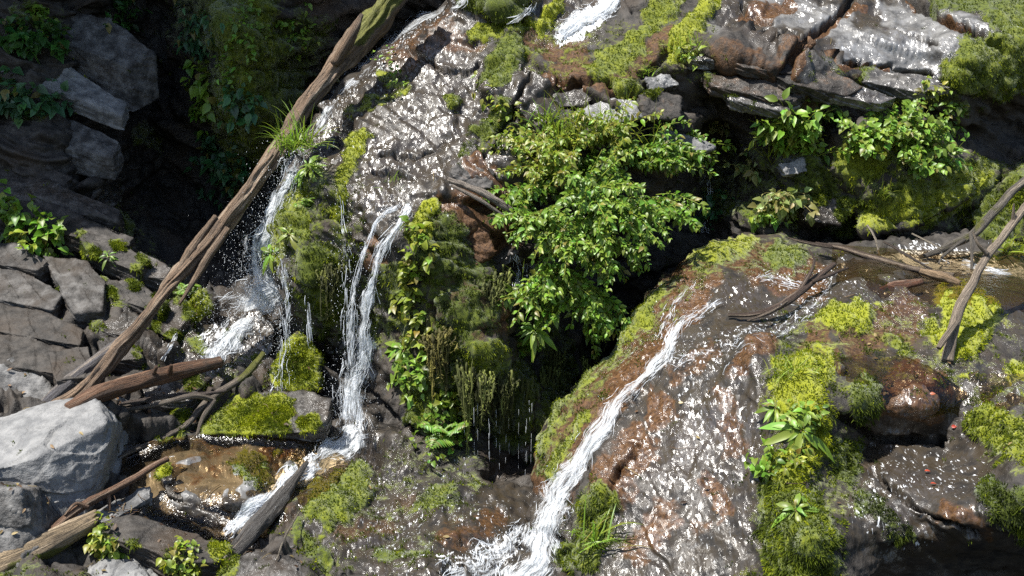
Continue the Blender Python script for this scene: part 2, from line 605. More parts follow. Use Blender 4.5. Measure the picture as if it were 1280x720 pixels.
C_MOSS = [([(1420, 0), (1440, 280)], 130, .5, .45), ([(700, -160), (1200, -140)], 100, .45, .4), ([(900, 230), (1100, 240), (1300, 250)], 60, .42, .35), ([(640, 60), (860, 60)], 50, .34, .5), ([(400, 260), (420, 380), (540, 400)], 70, .42, .4), ([(560, 430), (600, 540)], 70, .42, .25), ([(1000, 110), (1200, 110)], 30, .32, .4), ([(695, 5), (668, 40)], 13, 1, .95), ([(595, 2), (645, 8)], 17, 1, .35), ([(835, 8), (785, 55), (745, 90)], 20, .75, .6),
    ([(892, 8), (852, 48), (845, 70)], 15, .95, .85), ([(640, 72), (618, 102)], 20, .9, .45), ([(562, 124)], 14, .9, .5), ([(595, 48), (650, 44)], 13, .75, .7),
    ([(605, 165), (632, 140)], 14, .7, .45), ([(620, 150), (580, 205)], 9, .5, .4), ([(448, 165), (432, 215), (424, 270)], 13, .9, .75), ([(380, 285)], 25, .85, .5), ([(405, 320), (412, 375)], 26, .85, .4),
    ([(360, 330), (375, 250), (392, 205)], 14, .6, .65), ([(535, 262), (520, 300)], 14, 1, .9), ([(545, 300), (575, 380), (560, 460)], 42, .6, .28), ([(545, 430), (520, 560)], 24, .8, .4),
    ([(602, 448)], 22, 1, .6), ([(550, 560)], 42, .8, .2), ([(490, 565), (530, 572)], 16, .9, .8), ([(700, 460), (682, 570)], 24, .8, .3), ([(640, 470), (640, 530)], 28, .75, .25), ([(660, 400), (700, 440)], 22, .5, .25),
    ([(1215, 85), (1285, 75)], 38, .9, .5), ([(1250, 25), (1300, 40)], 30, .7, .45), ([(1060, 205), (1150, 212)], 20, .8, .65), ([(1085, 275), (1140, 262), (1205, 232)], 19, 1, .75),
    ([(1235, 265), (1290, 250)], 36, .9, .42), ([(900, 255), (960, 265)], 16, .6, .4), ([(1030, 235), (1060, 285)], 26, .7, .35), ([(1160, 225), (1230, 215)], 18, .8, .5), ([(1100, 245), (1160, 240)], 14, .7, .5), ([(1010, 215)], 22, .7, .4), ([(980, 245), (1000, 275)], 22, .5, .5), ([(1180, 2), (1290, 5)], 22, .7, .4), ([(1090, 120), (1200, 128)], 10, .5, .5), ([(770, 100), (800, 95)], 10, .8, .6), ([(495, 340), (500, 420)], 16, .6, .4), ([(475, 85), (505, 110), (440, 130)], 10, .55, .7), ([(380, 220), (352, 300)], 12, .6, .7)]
C_RUST = [([(1075, 5), (1010, 50), (985, 95)], 6, .8), ([(1135, 0), (1180, 30), (1240, 62)], 5, .7), ([(1040, 84), (1110, 80)], 6, .8), ([(650, 62), (725, 62)], 16, .9), ([(745, 82), (700, 86)], 14, .8), ([(840, 45), (760, 92)], 15, .7), ([(560, 268), (630, 268)], 30, .85), ([(590, 225), (630, 270)], 22, .8),
    ([(690, 102), (790, 112)], 16, .8), ([(560, 350), (590, 405)], 34, .7), ([(600, 300)], 26, .8), ([(560, 30), (500, 70)], 24, .5), ([(940, 20), (985, 5)], 16, .7), ([(900, 75), (1000, 115), (1060, 110)], 20, .5),
    ([(545, 330), (550, 440)], 20, .5), ([(480, 330), (470, 300)], 12, .6), ([(540, 40), (600, 62)], 14, .5), ([(960, 100), (1000, 60)], 10, .5)]
C_WET = [([(560, 30), (480, 120), (430, 190)], 75, 1), ([(520, 130), (560, 200), (590, 180)], 80, 1), ([(470, 200), (500, 240)], 75, 1), ([(650, 25), (725, 35)], 34, 1), ([(430, 330), (440, 500)], 45, 1),
    ([(640, 330), (650, 375)], 30, 1), ([(960, 10), (1160, 60), (1230, 50)], 70, 1), ([(600, 100), (680, 120)], 40, .8), ([(650, 560), (600, 600)], 60, .7), ([(1000, 110), (1060, 130)], 30, .7)]
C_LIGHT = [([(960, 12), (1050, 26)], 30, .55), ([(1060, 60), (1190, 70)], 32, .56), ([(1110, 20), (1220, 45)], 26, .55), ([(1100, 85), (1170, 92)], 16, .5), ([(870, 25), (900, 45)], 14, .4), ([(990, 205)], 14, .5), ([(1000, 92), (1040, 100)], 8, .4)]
C_FOAM_GLINT = [([(560, 5), (520, 32), (460, 85), (410, 130)], 12, .48), ([(760, 5), (705, 48)], 18, .75), ([(660, 20), (640, 12)], 10, .4), ([(480, 150), (470, 190), (500, 235)], 40, .38), ([(520, 100), (570, 150)], 45, .36), ([(445, 170), (400, 160)], 22, .42),  # white water; the broad weak strokes paint glints on the wet slab
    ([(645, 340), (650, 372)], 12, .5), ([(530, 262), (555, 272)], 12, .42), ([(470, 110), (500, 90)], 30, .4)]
C_SMOOTH = [([(960, 20), (1100, 40), (1220, 60)], 60, .6), ([(560, 30), (500, 120), (480, 220)], 75, .72), ([(700, 20), (760, 60), (820, 40)], 50, .6), ([(960, 10), (1180, 60)], 60, .3)]
C_HANG = [([(545, 400), (520, 560)], 40, .7), ([(600, 380), (600, 420)], 30, .4), ([(640, 480), (700, 480)], 60, .9), ([(570, 500), (640, 590)], 60, .8), ([(430, 350), (440, 500)], 45, .35), ([(720, 430)], 50, .7)]
C_CRACK = [([(1072, -10), (1040, 28), (1005, 55), (980, 98)], 5, 1), ([(1130, -10), (1180, 32), (1245, 66)], 5, 1), ([(1035, 84), (1080, 76), (1165, 86)], 4, 1), ([(955, 42), (1008, 52)], 4, .9), ([(905, 36), (965, 62)], 4, .8), ([(1120, 40), (1170, 62)], 3, .7), ([(930, 10), (960, 30)], 4, .7),
    ([(660, 108), (630, 160), (600, 205)], 4, .9), ([(480, 190), (520, 196), (560, 180)], 4, .6), ([(505, 60), (560, 90), (600, 85)], 3, .5), ([(520, 225), (470, 214)], 4, .7), ([(840, 60), (800, 90)], 4, .6), ([(760, 100), (700, 116)], 4, .7)]
o = sheet('cliff', C_CTRL, C_POLY, axis(300, 1600, 325, 1300, 1.7), axis(-330, 700, -12, 672, 1.7), C_MOSS, C_RUST, C_WET, C_LIGHT, C_FOAM_GLINT, C_SMOOTH, C_HANG, C_CRACK, .8, seed=1)
tag(o, 'tall mossy rock cliff with water running down it, middle and upper right', 'cliff', kind='structure')

# --- the big rounded outcrop on the right with its pool and chute
R_CTRL = [(1000, 296, 6.0), (1150, 300, 5.9), (1330, 305, 5.9), (900, 302, 5.7), (870, 320, 5.5), (835, 350, 5.3), (950, 330, 5.4), (1050, 350, 5.2), (1200, 350, 5.25), (1330, 360, 5.15),
    (880, 380, 4.95), (1000, 400, 4.78), (1060, 388, 4.7), (1100, 400, 4.66), (1200, 385, 4.72), (1330, 400, 4.75), (800, 400, 5.1), (760, 460, 4.9), (850, 440, 4.65), (930, 440, 4.5), (1030, 430, 4.5),
    (1020, 470, 4.2), (1100, 460, 4.34), (1180, 490, 4.15), (1280, 460, 4.3), (700, 520, 4.8), (760, 520, 4.55), (850, 520, 4.35), (950, 510, 4.15), (1010, 520, 3.95), (1080, 505, 3.98), (1080, 550, 4.22), (1150, 512, 4.02), (1160, 545, 4.2), (1250, 530, 3.95),
    (680, 600, 4.6), (740, 600, 4.32), (850, 600, 4.05), (950, 590, 3.9), (1000, 600, 3.72), (1060, 600, 3.9), (1120, 590, 3.85), (1220, 590, 3.82),
    (660, 720, 4.15), (740, 720, 3.92), (850, 720, 3.75), (940, 700, 3.68), (1000, 680, 3.5), (1060, 650, 3.58), (1120, 700, 3.66), (1200, 640, 3.5), (1280, 610, 3.5), (1280, 690, 3.6), (1200, 720, 3.66), (1000, 770, 3.45), (1330, 770, 3.7), (640, 770, 4.0)]
R_POLY = [(560, 1000), (625, 760), (655, 655), (667, 600), (672, 555), (700, 505), (740, 465), (765, 445), (790, 400), (830, 345), (862, 326), (872, 310), (910, 298), (980, 292), (1040, 303), (1120, 298), (1320, 298), (1700, 298), (1700, 1000)]
R_MOSS = [([(1020, 440), (1010, 600), (980, 720)], 75, .38, .55), ([(1080, 420), (1240, 440), (1290, 560)], 70, .34, .5), ([(830, 360), (740, 470), (690, 570)], 40, .42, .5), ([(1420, 400), (1450, 700)], 130, .5, .4), ([(880, 330), (1000, 320)], 40, .36, .5), ([(740, 660)], 60, .36, .4), ([(878, 318), (930, 304)], 17, 1, .85), ([(970, 322), (1000, 328)], 18, .8, .5), ([(822, 365), (780, 420), (745, 452)], 14, .95, .7), ([(740, 465), (700, 510), (678, 560)], 15, .8, .6), ([(740, 520), (690, 590)], 9, .7, .7),
    ([(1045, 400), (1075, 396)], 22, 1, .95), ([(1195, 380), (1225, 400), (1195, 425)], 32, .95, .95), ([(1160, 410), (1185, 430)], 18, .6, .8), ([(1272, 460)], 20, 1, .9), ([(1020, 462), (1000, 500), (1010, 555), (985, 590)], 30, 1, .9),
    ([(990, 640), (1000, 720)], 58, .95, .42), ([(1040, 560), (1060, 585)], 24, .85, .35), ([(1080, 500)], 30, .8, .4), ([(1235, 535), (1275, 560)], 25, .95, .65), ([(1240, 620), (1290, 650)], 25, .8, .25), ([(760, 640), (735, 700)], 26, .75, .5), ([(700, 690)], 22, .8, .4),
    ([(1205, 470)], 9, .8, .9), ([(1110, 425), (1130, 440)], 14, .6, .6), ([(1080, 620), (1120, 665)], 22, .55, .25), ([(920, 320), (880, 335)], 18, .5, .5), ([(1240, 300), (1270, 320)], 12, .8, .7), ([(985, 470)], 16, .7, .85)]
R_RUST = [([(865, 340), (810, 410), (745, 500), (690, 580)], 46, .85), ([(930, 325), (1010, 350)], 34, .75), ([(1040, 400), (1015, 440), (1040, 452)], 20, .85), ([(1075, 420), (1130, 400)], 38, .6), ([(800, 555), (765, 625)], 30, .7), ([(920, 560), (905, 500)], 18, .55), ([(800, 690), (830, 640)], 26, .6), ([(900, 640), (880, 600)], 16, .6), ([(930, 470), (960, 450)], 20, .6), ([(850, 470), (890, 440)], 22, .5),
    ([(1095, 495), (1160, 510)], 22, .7), ([(825, 515)], 26, .7), ([(910, 540)], 14, .5), ([(870, 660)], 20, .4), ([(1180, 640), (1230, 660)], 18, .5), ([(740, 560), (700, 640)], 14, .5), ([(1130, 470), (1170, 490)], 26, .75)]
R_WET = [([(1400, 350), (1450, 700)], 130, .7), ([(1180, 690), (1290, 690)], 40, .7), ([(850, 450), (890, 560), (860, 720)], 130, 1), ([(900, 400), (1000, 370)], 60, 1), ([(1050, 350), (1150, 380), (1300, 390)], 45, 1), ([(1130, 590), (1100, 640), (1200, 660)], 75, 1), ([(1160, 480), (1250, 490)], 50, 1), ([(1230, 560), (1200, 600)], 50, 1), ([(700, 640), (680, 720)], 40, .8)]
R_LIGHT = []
R_FOAM_GLINT = [([(1045, 335), (1000, 395), (940, 425), (880, 445)], 26, .46), ([(960, 350), (990, 352)], 14, .48), ([(1130, 322), (1200, 332), (1300, 346)], 13, .6), ([(850, 420), (900, 470), (860, 520)], 60, .40), ([(900, 590), (870, 700)], 60, .36), ([(1090, 640), (1130, 590), (1200, 600)], 50, .44), ([(1240, 480), (1280, 500)], 26, .42), ([(1060, 365), (1120, 385)], 30, .4), ([(1120, 450), (1180, 470)], 24, .36), ([(1060, 370), (1120, 390)], 30, .3)]  # foam, plus broad weak strokes that paint glitter on the wet faces
R_SMOOTH = [([(1060, 480), (1180, 500)], 60, .95), ([(1090, 650), (1120, 600), (1220, 610)], 70, .9), ([(1150, 700), (1290, 680)], 50, .9), ([(900, 330), (1000, 380), (1150, 480)], 70, .85), ([(850, 450), (880, 600), (860, 700)], 110, .7), ([(760, 460), (700, 560)], 60, .75), ([(1200, 380), (1300, 400)], 70, .8), ([(1000, 500), (1000, 700)], 60, .6)]
o = sheet('rock_outcrop', R_CTRL, R_POLY, axis(560, 1700, 618, 1300, 1.7), axis(280, 1000, 284, 735, 1.7), R_MOSS, R_RUST, R_WET, R_LIGHT, R_FOAM_GLINT, R_SMOOTH, [], [([(1052, 520), (1100, 548), (1180, 552)], 6, .8), ([(1090, 590), (1150, 640), (1220, 670)], 4, .6), ([(700, 690), (770, 640), (800, 560)], 3, .5), ([(1010, 440), (1060, 470)], 4, .6)], .4, strata=.2, rnd=(22, .16), seed=5)
tag(o, 'big rounded brown rock outcrop with a wet face and mossy edges, lower right', 'rock', kind='structure')

# --- shaded cliff and ledges on the left and the stream bed below
L_CTRL = [(-60, -60, 6.9), (0, 0, 7.0), (100, 0, 7.2), (230, 0, 8.2), (265, 10, 7.2), (320, 0, 7.0), (400, 0, 7.2), (470, 0, 7.9), (560, 0, 7.9), (700, 0, 8.2), (0, 100, 6.8), (100, 120, 7.0), (200, 110, 8.2), (255, 100, 7.1), (330, 100, 6.9), (400, 100, 7.5), (470, 100, 8.2),
    (0, 200, 6.5), (100, 220, 6.7), (200, 220, 7.9), (265, 230, 7.8), (310, 175, 7.0), (330, 210, 7.5), (390, 220, 7.7), (0, 260, 6.35), (80, 300, 6.25), (160, 320, 6.35), (240, 300, 7.2), (300, 300, 7.3), (0, 350, 5.98), (100, 370, 5.9), (190, 350, 6.12), (330, 330, 6.8), (450, 330, 7.2),
    (0, 430, 5.5), (100, 430, 5.48), (200, 420, 5.75), (270, 420, 5.7), (350, 430, 5.75), (450, 430, 6.3), (0, 500, 4.9), (80, 500, 5.0), (160, 500, 5.1), (240, 500, 5.2), (350, 480, 5.4), (420, 500, 5.4), (-60, 300, 5.9), (-60, 500, 4.9),
    (180, 560, 4.75), (300, 550, 4.95), (400, 560, 5.0), (440, 540, 5.2), (540, 540, 5.5), (220, 620, 4.4), (300, 610, 4.5), (330, 680, 4.15), (370, 610, 4.65), (420, 630, 4.45), (480, 580, 4.9), (500, 640, 4.5), (560, 600, 4.85), (640, 640, 4.75), (620, 600, 5.1), (720, 600, 5.3),
    (330, 730, 4.05), (240, 690, 4.34), (160, 690, 4.3), (200, 720, 4.2), (100, 720, 3.9), (0, 720, 3.8), (450, 720, 3.92), (550, 720, 3.95), (640, 720, 4.25), (720, 760, 4.2), (0, 600, 4.3), (100, 600, 4.4)]
L_POLY = [(-400, -330), (700, -330), (700, 20), (480, 200), (480, 450), (560, 560), (740, 560), (740, 1000), (-400, 1000)]
L_MOSS = [([(-160, 0), (-180, 300)], 120, .45, .35), ([(-150, 600), (0, 800), (500, 820)], 90, .42, .4), ([(380, 620), (560, 610)], 60, .36, .45), ([(520, 690), (400, 680)], 50, .30, .4), ([(150, 280), (200, 350), (230, 420)], 50, .34, .4), ([(280, 20), (330, 150)], 90, .45, .4), ([(300, 470), (250, 520)], 40, .34, .4), ([(300, 20), (320, 100), (310, 170)], 62, .8, .5), ([(380, 40), (360, 120)], 34, .6, .3), ([(155, 270)], 20, .8, .5), ([(185, 345)], 20, .7, .5), ([(240, 385), (218, 425)], 14, .9, .6), ([(160, 170), (190, 180)], 22, .6, .3), ([(405, 625), (440, 605)], 32, .85, .55), ([(530, 632), (560, 625)], 20, .6, .45), ([(375, 655), (400, 690)], 16, .6, .4),
    ([(460, 585), (430, 595)], 14, .6, .5), ([(310, 580), (325, 600)], 22, .6, .5), ([(250, 440)], 14, .7, .5), ([(40, 20), (60, 40)], 24, .5, .3), ([(480, 690), (530, 700)], 12, .6, .4), ([(590, 620)], 12, .6, .5), ([(0, 120), (40, 150)], 20, .5, .25)]
L_RUST = [([(230, 590), (280, 570), (260, 560)], 30, .42), ([(190, 630)], 20, .42), ([(430, 660), (480, 650)], 20, .5), ([(560, 680), (610, 660)], 22, .5), ([(360, 640)], 14, .5), ([(150, 340), (170, 330)], 20, .4), ([(550, 640), (500, 625)], 14, .5), ([(320, 580), (350, 560)], 18, .6)]
L_WET = [([(450, 620), (520, 680), (600, 680)], 95, 1), ([(350, 560), (300, 600), (240, 600)], 60, 1), ([(300, 420), (260, 440)], 50, 1), ([(130, 250), (160, 290)], 30, .8), ([(230, 380), (200, 440)], 40, .8), ([(30, 220), (60, 250)], 40, .3), ([(100, 330), (120, 380)], 40, .3)]
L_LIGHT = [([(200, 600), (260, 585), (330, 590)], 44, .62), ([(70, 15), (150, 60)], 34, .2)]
L_FOAM_GLINT = [([(440, 545), (400, 575), (340, 620), (290, 660)], 16, .7), ([(280, 400), (260, 430)], 18, .6), ([(640, 690), (560, 715), (600, 700)], 26, .6), ([(480, 650), (520, 690)], 50, .44), ([(560, 600), (480, 610)], 40, .4), ([(200, 425), (215, 440)], 9, .6), ([(225, 430), (205, 450)], 6, .7), ([(560, 640), (620, 660)], 30, .42)]  # foam below the falls; broad weak strokes add painted glints to wet rock
L_SMOOTH = [([(420, 620), (520, 660), (600, 680)], 70, .6), ([(300, 560), (240, 610)], 50, .7), ([(320, 100)], 60, .4)]
o = sheet('streambed', L_CTRL, L_POLY, axis(-400, 760, -14, 700, 1.8), axis(-330, 1000, -14, 735, 1.8), L_MOSS, L_RUST, L_WET, L_LIGHT, L_FOAM_GLINT, L_SMOOTH, [([(310, 60), (310, 180)], 50, .4)], [], 1.2, strata=1.1, seed=9)
tag(o, 'rocky stream bed rising into shaded layered ledges and cliff on the left', 'rock', kind='structure')
# unseen rock overhang added above the left of the picture to cast its shade
def overhang():
    u = np.linspace(-5.6, -1.55, 90); w_ = np.linspace(0, 1, 60)
    gu, gw = np.meshgrid(u, w_)
    Y = np.where(gw < .5, 9.2 - 3.6 * np.sin(gw * math.pi), 9.2 - 3.6 * np.sin(gw * math.pi)) - .35 * np.sin(gu * 1.3)
    Z = CAMZ + 1.25 + 1.6 * gw + .25 * np.sin(gu * 2.1)
    P = np.stack([gu - .25 * gw, Y, Z], -1)
    P[..., 0] -= np.maximum(0, 6.7 - P[..., 1]) * .55 * (gu + 5.6) / 4
    P = P + .18 * facet(bed(P) * 1.6, 3)[..., None] * np.array([.2, -1, .3])
    P = np.concatenate([P, P[::-1] * [1, 0, 1] + [0, 9.6, 0]], 0)
    ny, nx = P.shape[:2]
    idx = np.arange(nx * ny).reshape(ny, nx)
    nr = np.roll(idx, -1, 0)
    q = np.stack([idx[:, :-1], nr[:, :-1], nr[:, 1:], idx[:, 1:]], -1)
    k = np.tile([.1, 0, .2], (nx * ny, 1))
    me = mesh_np('cliff', P.reshape(-1, 3), q.reshape(-1, 4), None, [M_ROCK], {'mask': k, 'mask2': np.tile([.1, .3, 0], (nx * ny, 1))})
    tag(link('cliff', me), 'unseen overhanging slab added above the frame to shade the left side', 'cliff', kind='structure')


overhang()
# ------------------------------------------------------------------ where a line of sight meets the rock
bpy.context.view_layer.update()


def hit(px, py):
    d = ray(px, py)
    best = None
    for o in TERRAIN:
        ok, p, n, i = o.ray_cast(CAM - o.location, d)
        if ok:
            p = p + o.location
            L = (p - CAM).length
            if best is None or L < best[0]:
                best = (L, p, n)
    if best is None:
        p = V_at(px, py, 7.0)
        return p, Vector((0, -1, .3))
    n = best[2]
    if n.dot(d) > 0: n = -n
    return best[1], n


def on_rock(px, py, lift=0.0):
    p, n = hit(px, py)
    return p - ray(px, py) * lift


# ------------------------------------------------------------------ loose rocks
def cube_dirs(n):
    a = np.linspace(-1, 1, n)
    a = np.tan(a * math.pi / 4)
    vs, qs, off = [], [], 0
    for ax in range(3):
        for sg in (-1, 1):
            u, v = np.meshgrid(a, a)
            p = np.zeros((n, n, 3))
            p[..., ax] = sg; p[..., (ax + 1) % 3] = u * sg; p[..., (ax + 2) % 3] = v
            vs.append(p.reshape(-1, 3))
            i = np.arange(n * n).reshape(n, n) + off
            qs.append(np.stack([i[:-1, :-1], i[:-1, 1:], i[1:, 1:], i[1:, :-1]], -1).reshape(-1, 4))
            off += n * n
    v = np.concatenate(vs); q = np.concatenate(qs)
    key = np.round(v * 1e5).astype(np.int64)
    _, first, inv = np.unique(key, axis=0, return_index=True, return_inverse=True)
    v = v[first]; q = inv.reshape(-1)[q]
    return v / np.linalg.norm(v, axis=1)[:, None], q


_CD = {}


def hull_planes(pts):
    bm = bmesh.new()
    for p in pts: bm.verts.new(p)
    bmesh.ops.convex_hull(bm, input=bm.verts)
    bm.normal_update()
    pl = set()
    for f in bm.faces:
        n = f.normal
        if n.length < .5: continue
        pl.add((round(n.x, 4), round(n.y, 4), round(n.z, 4), round(n.dot(f.verts[0].co), 5)))
    bm.free()
    return np.array(list(pl))


def vnormals(v, q):
    a = v[q[:, 2]] - v[q[:, 0]]; b = v[q[:, 3]] - v[q[:, 1]]
    fn = np.cross(a, b)
    n = np.zeros_like(v)
    for k in range(4): np.add.at(n, q[:, k], fn)
    return n / np.maximum(np.linalg.norm(n, axis=1)[:, None], 1e-12)


def rock(pts, label, light=0., wet=0., moss=(), rust=0., mode='slab', th=.12, n=44, rough=1., seed=0, soft=26, tone=.5, foam=0., group=None, cat='rock', name='rock'):
    """a rock from the corners one sees, each (px, py, Y); slab: thickness below, block: body behind"""
    F3 = np.array([P_at(*p) for p in pts])
    if mode == 'slab':
        P = np.concatenate([F3, F3 + [0, .03, -th]])
    else:
        c = F3.mean(0)
        B = c + (F3 - c) * .85 + [0, th, -.25 * th]
        P = np.concatenate([F3, B])
    pl = hull_planes(P)
    c = P.mean(0)
    ext = (P.max(0) - P.min(0)) / 2
    if n not in _CD: _CD[n] = cube_dirs(n)
    D0, q = _CD[n]
    D = D0 * np.maximum(ext, ext.max() * .18)
    D /= np.linalg.norm(D, axis=1)[:, None]
    dist = pl[:, 3] - pl[:, :3] @ c
    den = D @ pl[:, :3].T
    R = np.where(den > 1e-4, dist[None] / np.maximum(den, 1e-4), 1e3)
    k = soft / max(ext.mean(), .02)
    m = R.min(1, keepdims=True)
    r = m[:, 0] - np.log(np.exp(-k * np.minimum(R - m, 5)).sum(1)) / k
    r = np.maximum(r, .3 * m[:, 0])
    v = c + D * r[:, None]
    s = ext.mean()
    N = vnormals(v, q)
    S = bed(v, 1, 2.2)
    h = rough * (.16 * s * fbm(v * .9 / s, 2, seed) + .10 * s * facet(S * 1.3 / s, seed + 2) + .03 * s * facet(S * 3.4 / s, seed + 5) + .012 * fbm(v * 16, 3, seed + 4))
    ly = v @ BN * 26 + .35 * fbm(v * 3, 2, seed + 9)
    h = h + (.0 if name == 'boulder' else .3 + rough) * .011 * (ly - np.floor(ly) - .5)
    px, py = pix(v)
    mm = paint(px + 5 * pn(v * 12, 5), py + 5 * pn(v * 12, 6), [([(a, b)], rr, st) for a, b, rr, st, tn in moss]) if moss else np.zeros(len(v))
    mm = mm * sstep(-.35, .15, N[:, 2] + .3 * pn(v * 5, 8))
    tt = paint_tone(px, py, [([(a, b)], rr, st, tn) for a, b, rr, st, tn in moss]) if moss else np.full(len(v), tone)
    h = h + mm * (.012 + .016 * pn(v * 26, 7) + .02 * np.abs(pn(v * 9, 3)))
    v = v + N * h[:, None]
    N = vnormals(v, q)
    o0 = v.mean(0)
    one = np.ones(len(v))
    m1 = np.stack([mm, rust * one, wet * one], -1)
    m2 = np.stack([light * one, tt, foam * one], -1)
    me = mesh_np(name, v - o0, q, None, [M_ROCK], {'mask': m1, 'mask2': m2})
    o = bpy.data.objects.new(name, me)
    col.objects.link(o)
    o.location = o0
    tag(o, label, cat, group)
    TERRAIN.append(o)
    SHEETS.append((v, N, m1, m2, np.ones(len(v), bool)))
    return o


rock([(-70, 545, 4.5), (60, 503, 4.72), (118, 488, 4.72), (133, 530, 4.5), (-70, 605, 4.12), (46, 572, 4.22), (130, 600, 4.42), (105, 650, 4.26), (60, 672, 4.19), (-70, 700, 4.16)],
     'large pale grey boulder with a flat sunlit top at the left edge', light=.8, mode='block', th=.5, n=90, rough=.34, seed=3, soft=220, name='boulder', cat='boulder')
rock([(-60, 605, 4.03), (25, 612, 3.98), (50, 680, 3.95), (30, 735, 3.85), (-70, 740, 3.85)], 'grey shaded boulder in the bottom left corner below the large pale one', light=.45, mode='block', th=.3, rough=.6, seed=4, soft=50, name='boulder', cat='boulder')
rock([(-60, 462, 5.05), (18, 449, 5.1), (45, 462, 5.05), (66, 492, 4.95), (40, 525, 4.9), (-60, 535, 4.85)], 'rounded grey boulder behind the large pale boulder at the left edge', light=.5, mode='block', th=.4, rough=.6, seed=6, name='boulder', cat='boulder')
rock([(290, 496, 5.2), (380, 486, 5.25), (414, 498, 5.16), (408, 526, 5.02), (388, 540, 4.95), (325, 544, 4.9), (254, 542, 4.9), (268, 524, 5.03)],
     'flat rock with a green moss top at the foot of the left falls', wet=.5, light=.35, moss=[(310, 522, 36, 1, .8), (350, 512, 22, .9, .85), (388, 534, 20, .9, .75), (275, 534, 24, .9, .6), (345, 538, 24, .9, .55)], th=.10, n=64, seed=8, rough=.22, soft=90)
rock([(370, 414, 5.5), (394, 448, 5.42), (398, 490, 5.3), (345, 492, 5.25), (338, 478, 5.3), (352, 445, 5.42)], 'upright cone shaped rock covered in yellow green moss beside the left falls', wet=.6, moss=[(365, 450, 40, 1, .75), (380, 480, 26, 1, .7)], mode='block', th=.3, seed=9, rough=.6)
rock([(116, 654, 4.14), (160, 644, 4.2), (245, 666, 4.16), (284, 688, 4.08), (272, 704, 3.98), (225, 700, 3.96), (165, 680, 4.02), (120, 668, 4.07)],
     'dark flat slab with moss and small plants along its front edge at the bottom', wet=.3, light=.15, moss=[(122, 680, 20, 1, .8), (165, 694, 16, .9, .6), (205, 708, 18, .9, .6), (272, 690, 16, 1, .75), (240, 716, 18, .9, .6)], th=.13, n=64, seed=10, rough=.22, soft=110)
rock([(203, 582, 4.62), (240, 578, 4.68), (252, 606, 4.55), (240, 630, 4.42), (214, 618, 4.42), (202, 600, 4.5)], 'dark wet stone with a yellow moss left edge standing in the brown pool', wet=.7, moss=[(204, 592, 11, 1, .9)], th=.15, seed=11, rough=.5)
rock([(285, 395, 5.75), (325, 385, 5.8), (345, 410, 5.7), (340, 445, 5.55), (300, 452, 5.5), (278, 430, 5.6)], 'round black wet boulder where the left falls land', wet=1., moss=[(290, 420, 14, .6, .4)], foam=.33, mode='block', th=.35, seed=12, rough=.7)
rock([(96, 716, 3.95), (130, 700, 4.0), (170, 704, 3.98), (190, 735, 3.85), (95, 740, 3.83)], 'small light grey stone cut by the bottom edge of the picture', light=.7, mode='block', th=.15, seed=13, rough=.5)
rock([(280, 706, 4.02), (320, 690, 4.06), (360, 696, 4.02), (392, 735, 3.85), (270, 740, 3.84)], 'grey wet rock with a mossy left side at the bottom edge', light=.35, wet=.4, moss=[(282, 706, 22, .9, .55)], mode='block', th=.2, seed=14, rough=.6)
rock([(104, 645, 4.22), (150, 622, 4.35), (186, 606, 4.42), (188, 622, 4.36), (150, 645, 4.24), (118, 664, 4.15)], 'long thin grey slab lying under the reddish stick', light=.55, th=.07, seed=15, rough=.5)
rock([(134, 520, 5.0), (175, 512, 5.1), (212, 522, 5.05), (212, 552, 4.85), (175, 572, 4.75), (138, 566, 4.78)], 'dark wet rock between the large pale boulder and the thin twigs', wet=.6, moss=[(205, 545, 14, .9, .5)], light=.12, mode='block', th=.3, seed=16, rough=.7)
rock([(298, 548, 5.0), (345, 542, 5.05), (352, 580, 4.8), (335, 610, 4.62), (300, 600, 4.66), (290, 572, 4.82)], 'brown wet stone with a moss stripe in the pool beside the white water', wet=.9, rust=.4, moss=[(340, 560, 18, .8, .55), (305, 595, 16, .6, .5)], th=.12, seed=17, rough=.5)
rock([(352, 556, 4.98), (384, 556, 4.98), (380, 588, 4.78), (356, 600, 4.7)], 'small wet stone half covered by the rushing white water', wet=1., foam=.45, th=.1, seed=18, rough=.6)
rock([(262, 350, 6.05), (275, 368, 5.98), (250, 405, 5.82), (228, 436, 5.68), (200, 430, 5.68), (225, 392, 5.85)], 'slanting green moss covered slab in the shade right of the long log', wet=.3, moss=[(245, 380, 24, 1, .6), (220, 415, 24, 1, .6)], th=.12, seed=19, rough=.5)
rock([(170, 470, 5.2), (225, 478, 5.25), (262, 470, 5.32), (240, 500, 5.12), (185, 505, 5.05)], 'pale wet stone lying under the reddish horizontal log', light=.35, wet=.5, moss=[(240, 478, 16, .8, .5)], th=.12, seed=20, rough=.5)
rock([(208, 528, 5.0), (232, 512, 5.1), (246, 530, 5.02), (226, 552, 4.86), (208, 548, 4.9)], 'small mossy stone under the grey forked branch', moss=[(225, 530, 18, .9, .5)], wet=.4, mode='block', th=.2, seed=21, rough=.6)
rock([(255, 470, 5.42), (318, 438, 5.6), (332, 442, 5.6), (318, 470, 5.45), (280, 495, 5.28)], 'long wet rock with a mossy ridge above the flat moss topped rock', wet=.8, moss=[(318, 450, 14, 1, .55), (300, 470, 12, .8, .5)], th=.15, seed=22, rough=.6)
G_L = 'layered rock slabs on the left bank'
